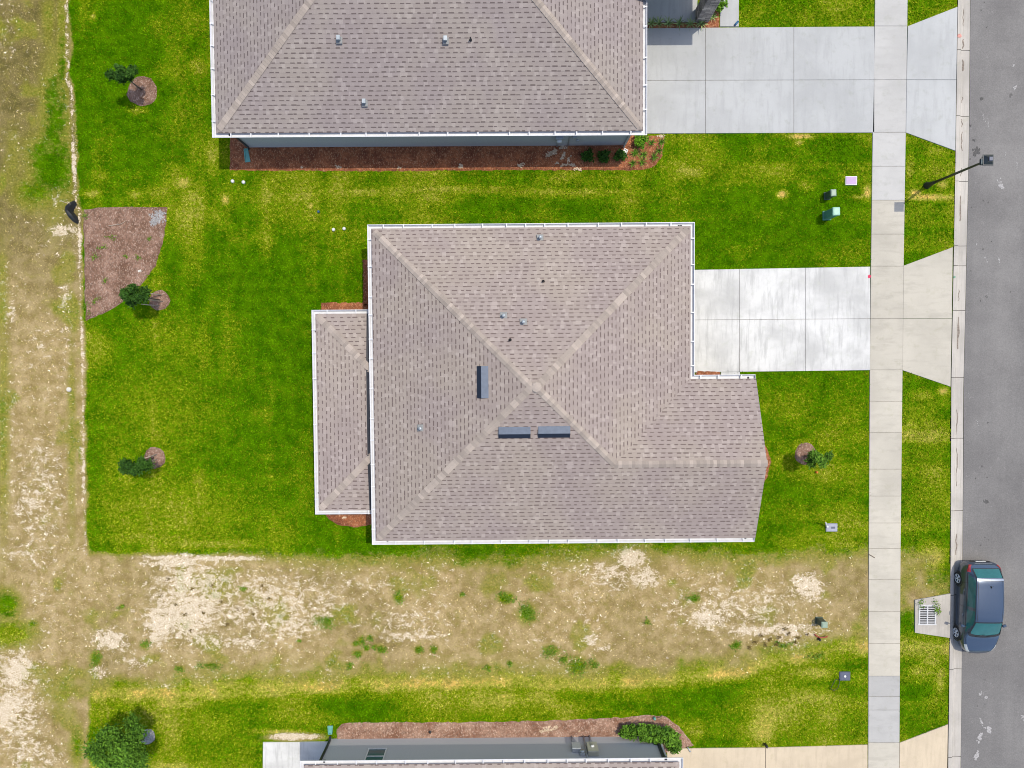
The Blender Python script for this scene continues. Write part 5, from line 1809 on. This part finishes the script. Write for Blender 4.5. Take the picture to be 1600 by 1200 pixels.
o = fast_mesh('grass', V, Fc, M['blade'], None, {'lush': ('POINT', rep(L_)), 'yellow': ('POINT', rep(Y_)), 'sand': ('POINT', rep(S_)), 'tone': ('POINT', rep(T_)), 'tint': ('POINT', rep(RNG.random(n))), 'tint2': ('POINT', rep(RNG.random(n)))})
tag(o, 'short mown grass with yellow patches covering the yards', 'grass', kind='stuff')

# ------------------------------------------------------------------ the parked car
def mat_carpaint():
    m, nt, b = new_mat('car_paint')
    g = N(nt)
    n = g.noise(g.obj(), 60, 2, .6)
    c = g.mix(n, (0.030, 0.050, 0.086, 1), (0.044, 0.070, 0.116, 1))
    nt.links.new(c, b.inputs['Base Color'])
    b.inputs['Metallic'].default_value = .4
    b.inputs['Roughness'].default_value = .28
    b.inputs['Coat Weight'].default_value = 1.0
    b.inputs['Coat Roughness'].default_value = .05
    return m


M['paint'] = mat_carpaint()
M['car_glass'] = mat_glass('car_glass', (0.022, 0.125, 0.125, 1), .03)
M['car_trim'] = mat_simple('car_trim', (0.015, 0.015, 0.017, 1), .5, var=.15)
M['tyre'] = mat_simple('tyre_rubber', (0.014, 0.014, 0.015, 1), .85, var=.2)
M['alloy'] = mat_simple('alloy_rim', C(250, 250, 252), .5, .0, var=.06)
M['red_lens'] = mat_simple('red_lens', (0.30, 0.010, 0.014, 1), .15, var=.1, coat=.8)
M['clear_lens'] = mat_simple('clear_lens', C(214, 216, 214), .1, .2, var=.08, coat=.8)
M['silver'] = mat_simple('silver_trim', C(196, 204, 214), .25, .7, var=.05)


def catmull(t, P0):
    """P0: (n, d) control rows; t in [0, n-1]."""
    n = len(P0); P0 = np.asarray(P0, float)
    t = np.clip(t, 0, n - 1 - 1e-9); i = np.floor(t).astype(int); f = (t - i)[:, None] if P0.ndim == 2 else (t - i)[:, None, None]
    g = lambda k: P0[np.clip(i + k, 0, n - 1)]
    a, b, c, d = g(-1), g(0), g(1), g(2)
    return .5 * ((2 * b) + (-a + c) * f + (2 * a - 5 * b + 4 * c - d) * f ** 2 + (-a + 3 * b - 3 * c + d) * f ** 3)


# stations: x, half width, belt z, roof half width, roof z, sill z
ST = [(-2.27, .52, .66, .34, .70, .42), (-2.22, .68, .80, .45, .86, .30), (-2.08, .80, .93, .64, 1.00, .24), (-1.86, .865, .95, .64, 1.20, .22), (-1.60, .895, .955, .625, 1.385, .20), (-1.15, .89, .95, .635, 1.43, .19),
      (-.5, .89, .93, .65, 1.455, .19), (.0, .89, .915, .645, 1.45, .19), (.42, .895, .905, .64, 1.40, .19), (.88, .895, .90, .71, 1.19, .20), (1.28, .89, .885, .77, .985, .21), (1.48, .87, .85, .74, .915, .22), (1.80, .80, .79, .66, .855, .23), (2.05, .67, .72, .52, .78, .25), (2.20, .47, .62, .34, .66, .30), (2.28, .24, .50, .16, .54, .40)]
ctrl = []
for (x, w, zb, wr, zr_, zs) in ST:
    dz = zr_ - zb
    ctrl.append([(x, 0, zs), (x, w * .86, zs), (x, w * .97, zs + .10), (x, w, zs + (zb - zs) * .55), (x, w * .99, zs + (zb - zs) * .82), (x, w * .945, zb), (x, wr + (w * .945 - wr) * .16, zb + dz * .84), (x, wr * .92, zb + dz * .97), (x, wr * .5, zb + dz * 1.0 + .012), (x, 0, zb + dz * 1.0 + .018)])
ctrl = np.array(ctrl)
ns, nc = ctrl.shape[:2]
SU, CU = 6, 5
tu = np.linspace(0, ns - 1, (ns - 1) * SU + 1); tc = np.linspace(0, nc - 1, (nc - 1) * CU + 1)
g1 = catmull(tu, ctrl)                                     # (nu, nc, 3)
grid = np.stack([catmull(tc, g1[i]) for i in range(len(tu))])   # (nu, ncc, 3)
nu, ncc = len(tu), len(tc)
full = np.concatenate([grid, grid[:, ::-1] * np.array([1, -1, 1])], 1)      # mirror: right side after left
m2 = 2 * ncc
sel = {'body': [], 'windshield': [], 'rear_window': [], 'side_l': [], 'side_r': []}
for i in range(nu - 1):
    u = (tu[i] + tu[i + 1]) / 2
    for j in range(m2 - 1):
        if j == ncc - 1: continue
        jj = j if j < ncc else m2 - 2 - j
        c = (tc[jj] + tc[jj + 1]) / 2
        f = (i * m2 + j, (i + 1) * m2 + j, (i + 1) * m2 + j + 1, i * m2 + j + 1)
        key = 'body'
        # side glass: between belt and roof rail, pillars left solid
        if 5.1 < c < 6.0 and 3.3 + (c - 5.1) * .9 < u < 9.6 - (c - 5.1) * 1.3 and not (6.55 < u < 6.85):
            key = 'side_l' if j < ncc else 'side_r'
        elif c > 6.35 and 8.05 - .0 < u < 9.95 - .55 * ((9 - c) / 2.65) ** 2:
            key = 'windshield'
        elif c > 6.35 and 2.2 < u < 3.75:
            key = 'rear_window'
        sel[key].append(f)
cen = P(1518.5, 944)
CZ = -.085
car = empty('parked_car', (cen.x, cen.y, CZ), -math.pi / 2 - .008, 'dark blue hatchback parked at the curb beside the storm drain', 'car')
fv = full.reshape(-1, 3)


def sub_mesh(name, faces, mat, parent, lift=0.0):
    faces = np.array(faces); used = np.unique(faces)
    remap = np.zeros(len(fv), int); remap[used] = np.arange(len(used))
    return fast_mesh(name, fv[used], remap[faces], mat, parent, None, True)


body = sub_mesh('body', sel['body'], M['paint'], car)
# end caps of the shell
for i in (0, nu - 1):
    mb = MB()
    loop = [tuple(p) for p in full[i]]
    mb.add(loop, [tuple(range(len(loop))) if i == 0 else tuple(range(len(loop) - 1, -1, -1))])
    mb.build('bumper', [M['car_trim']], car)
sub_mesh('windshield', sel['windshield'], M['car_glass'], car)
sub_mesh('rear_window', sel['rear_window'], M['car_glass'], car)
sub_mesh('side_window', sel['side_l'], M['car_glass'], car)
sub_mesh('side_window', sel['side_r'], M['car_glass'], car)


def surf(u, c, side=1, lift=.006):
    """Point on the shell at station u, section c (control units), pushed out a little."""
    def ev(uu, cc): return catmull(np.array([cc]), catmull(np.array([uu]), ctrl)[0])[0]
    p = ev(u, c); du = ev(min(u + .05, ns - 1), c) - ev(max(u - .05, 0), c); dc = ev(u, min(c + .05, nc - 1)) - ev(u, max(c - .05, 0))
    n_ = np.cross(du, dc); n_ /= (np.linalg.norm(n_) + 1e-9)
    if n_[1] < 0 and c < 7: n_ = -n_
    if c >= 7 and n_[2] < 0: n_ = -n_
    q = p + n_ * lift
    return (q[0], q[1] * side, q[2])


def patch(name, us, cs, mat, side, parent=None, lift=.008, shape=None):
    mb = MB(); nu_, nc_ = len(us), len(cs)
    vs = [surf(u, c, side, lift) for u in us for c in cs]
    mb.add(vs, [(i * nc_ + j, (i + 1) * nc_ + j, (i + 1) * nc_ + j + 1, i * nc_ + j + 1) for i in range(nu_ - 1) for j in range(nc_ - 1)], 0, True)
    return mb.build(name, [mat], parent or car)


def ribbon(mb, path, w, side, lift=.005, mi=0):
    """Thin seam following (u, c) points."""
    pts = [Vector(surf(u, c, side, lift)) for u, c in path]
    nrm_ = [Vector(surf(u, c, side, lift + .02)) - p for (u, c), p in zip(path, pts)]
    vs = []
    for i, p in enumerate(pts):
        d = (pts[min(i + 1, len(pts) - 1)] - pts[max(i - 1, 0)]).normalized()
        s = d.cross(nrm_[i].normalized()) * w * .5
        vs += [p + s, p - s]
    mb.add(vs, [(2 * i, 2 * i + 1, 2 * i + 3, 2 * i + 2) for i in range(len(pts) - 1)], mi, True)


lsp = lambda a, b, n_: list(np.linspace(a, b, n_))
mb = MB()
for s in (1, -1):
    for u0 in (4.55, 6.70, 8.95):
        ribbon(mb, [(u0 + (.35 if u0 == 4.55 else 0) * (1 - k / 8.), 2.2 + 3.0 * k / 8) for k in range(9)], .014, s)
    ribbon(mb, [(u, 2.3) for u in lsp(4.6, 8.95, 18)], .016, s)
    ribbon(mb, [(u, 5.07) for u in lsp(3.2, 9.7, 26)], .022, s)           # belt moulding
    ribbon(mb, [(u, 6.12) for u in lsp(3.9, 8.4, 20)], .016, s)           # roof rail gutter
    ribbon(mb, [(u, 7.0) for u in lsp(4.1, 8.0, 18)], .014, s)
    ribbon(mb, [(u, 5.6 + (u - 10.2) * .12) for u in lsp(10.2, 13.0, 12)], .014, s)  # bonnet shut line
ribbon(mb, [(4.1, c) for c in lsp(6.2, 9, 9)], .014, 1); ribbon(mb, [(4.1, c) for c in lsp(6.2, 9, 9)], .014, -1)
for s in (1, -1):
    ribbon(mb, [(13.0, c) for c in lsp(5.9, 9, 9)], .014, s)
    ribbon(mb, [(10.02 - .55 * ((9 - c) / 2.65) ** 2, c) for c in lsp(6.0, 9, 9)], .07, s)              # cowl
    ribbon(mb, [(8.05, c) for c in lsp(6.3, 9, 9)], .06, s); ribbon(mb, [(u, 6.35) for u in lsp(8.0, 9.42, 10)], .06, s); ribbon(mb, [(u, 6.35) for u in lsp(2.2, 3.8, 10)], .06, s); ribbon(mb, [(9.84 - .55 * ((9 - c) / 2.65) ** 2, c) for c in lsp(6.3, 9, 9)], .09, s)
    ribbon(mb, [(2.1, c) for c in lsp(6.3, 9, 9)], .03, s)
mb.build('seam', [M['car_trim']], car)
for s in (1, -1):
    patch('headlight', lsp(11.7, 13.4, 7), lsp(4.8, 6.25, 6), M['clear_lens'], s)
    patch('taillight', lsp(1.25, 2.9, 7), lsp(4.75, 5.6, 5), M['red_lens'], s)
    h = MB()
    for u0 in (5.2, 7.4):
        h = MB()
        a = Vector(surf(u0, 4.35, s, .03)); b = Vector(surf(u0 + .45, 4.35, s, .03)); h.tube([a, a.lerp(b, .5) + Vector((0, s * .012, 0)), b], .016, 6)
        h.build('door_handle', [M['paint']], car)
    mb = MB(); q = surf(8.75, 5.0, s, .0)
    mb.tube([(q[0], q[1] - s * .03, q[2] + .02), (q[0] - .02, q[1] + s * .08, q[2] + .06)], .022, 6)
    mb.box((q[0] - .03, q[1] + s * .155, q[2] + .09), (.13, .19, .12), s * .25, 0, bev=.035)
    mb.build('mirror', [M['paint']], car)
# rear light strip, number plate recess, spoiler, antenna, grille, wipers
mb = MB()
for s in (1, -1): ribbon(mb, [(.85, c) for c in lsp(6.6, 9, 8)], .06, s, .012)
mb.build('boot_trim', [M['silver']], car)
mb = MB(); mb.box((-2.285, 0, .60), (.02, .5, .12), 0, 0, bev=.006); mb.build('number_plate', [M['white_paint']], car)
patch('spoiler', lsp(3.78, 4.08, 3), lsp(6.5, 9, 6), M['silver'], 1, None, .016); patch('spoiler', lsp(3.78, 4.08, 3), lsp(6.5, 9, 6), M['silver'], -1, None, .016)
mb = MB(); q = surf(4.75, 9, 1, 0); mb.box((q[0], 0, q[2] + .025), (.11, .04, .05), 0, 0, taper=.5); mb.tube([(q[0], 0, q[2] + .04), (q[0] - .10, 0, q[2] + .15)], .006, 5); mb.build('antenna', [M['car_trim']], car)
mb = MB(); mb.box((2.275, 0, .42), (.04, .62, .16), 0, 0, bev=.015); mb.build('grille', [M['car_trim']], car)
for (yy, tt) in ((.12, .5), (-.42, .45)):
    mb = MB(); a = surf(9.9, 9 - yy / .3 if yy > 0 else 8.2, 1, .02); a = Vector((a[0], yy, a[2] + .01)); b = a + Vector((-.12, .42, .06)); mb.tube([a, b], .009, 5); mb.build('wiper', [M['car_trim']], car)
# wheels
for (wx, s) in ((-1.36, 1), (-1.36, -1), (1.33, 1), (1.33, -1)):
    wy = s * .80
    prof = [(.20, -.10), (.30, -.105), (.325, -.07), (.33, 0), (.325, .07), (.30, .105), (.215, .10)]
    mb = MB(); mb.lathe((wx, wy, .33), prof, 28, 0, 'y')
    w_ = mb.build('wheel', [M['tyre']], car)
    mb = MB()
    yo = wy + s * .098
    mb.lathe((wx, wy + s * .07, .33), [(.215, 0), (.215, s * .035), (.195, s * .035), (.19, s * .01), (0, s * .008)], 28, 0, 'y')
    mb.build('hub', [M['black_metal']], w_)
    mb = MB()
    mb.lathe((wx, yo, .33), [(.21, 0), (.222, s * .01), (.21, s * .018), (.192, s * .012), (.192, 0)], 28, 0, 'y')
    for k in range(10):
        t = 2 * math.pi * (k // 2) / 5 + (.16 if k % 2 else -.16)
        mb.tube([(wx + .03 * math.cos(t), yo, .33 + .03 * math.sin(t)), (wx + .2 * math.cos(t), yo + s * .004, .33 + .2 * math.sin(t))], .019, 6)
    mb.lathe((wx, yo, .33), [(.05, 0), (.05, s * .018), (0, s * .022)], 12, 0, 'y')
    mb.build('rim', [M['alloy']], w_)
    # arch lip
    mb = MB(); vs = []
    nA_ = 18
    for k in range(nA_ + 1):
        t = math.pi * (-.12 + 1.24 * k / nA_)
        for rr in (.33, .385):
            vs.append((wx + rr * math.cos(t), s * .893, .34 + rr * math.sin(t)))
    mb.add(vs, [(2 * k, 2 * k + 1, 2 * k + 3, 2 * k + 2) for k in range(nA_)])
    mb.build('wheel_arch', [M['car_trim']], car)
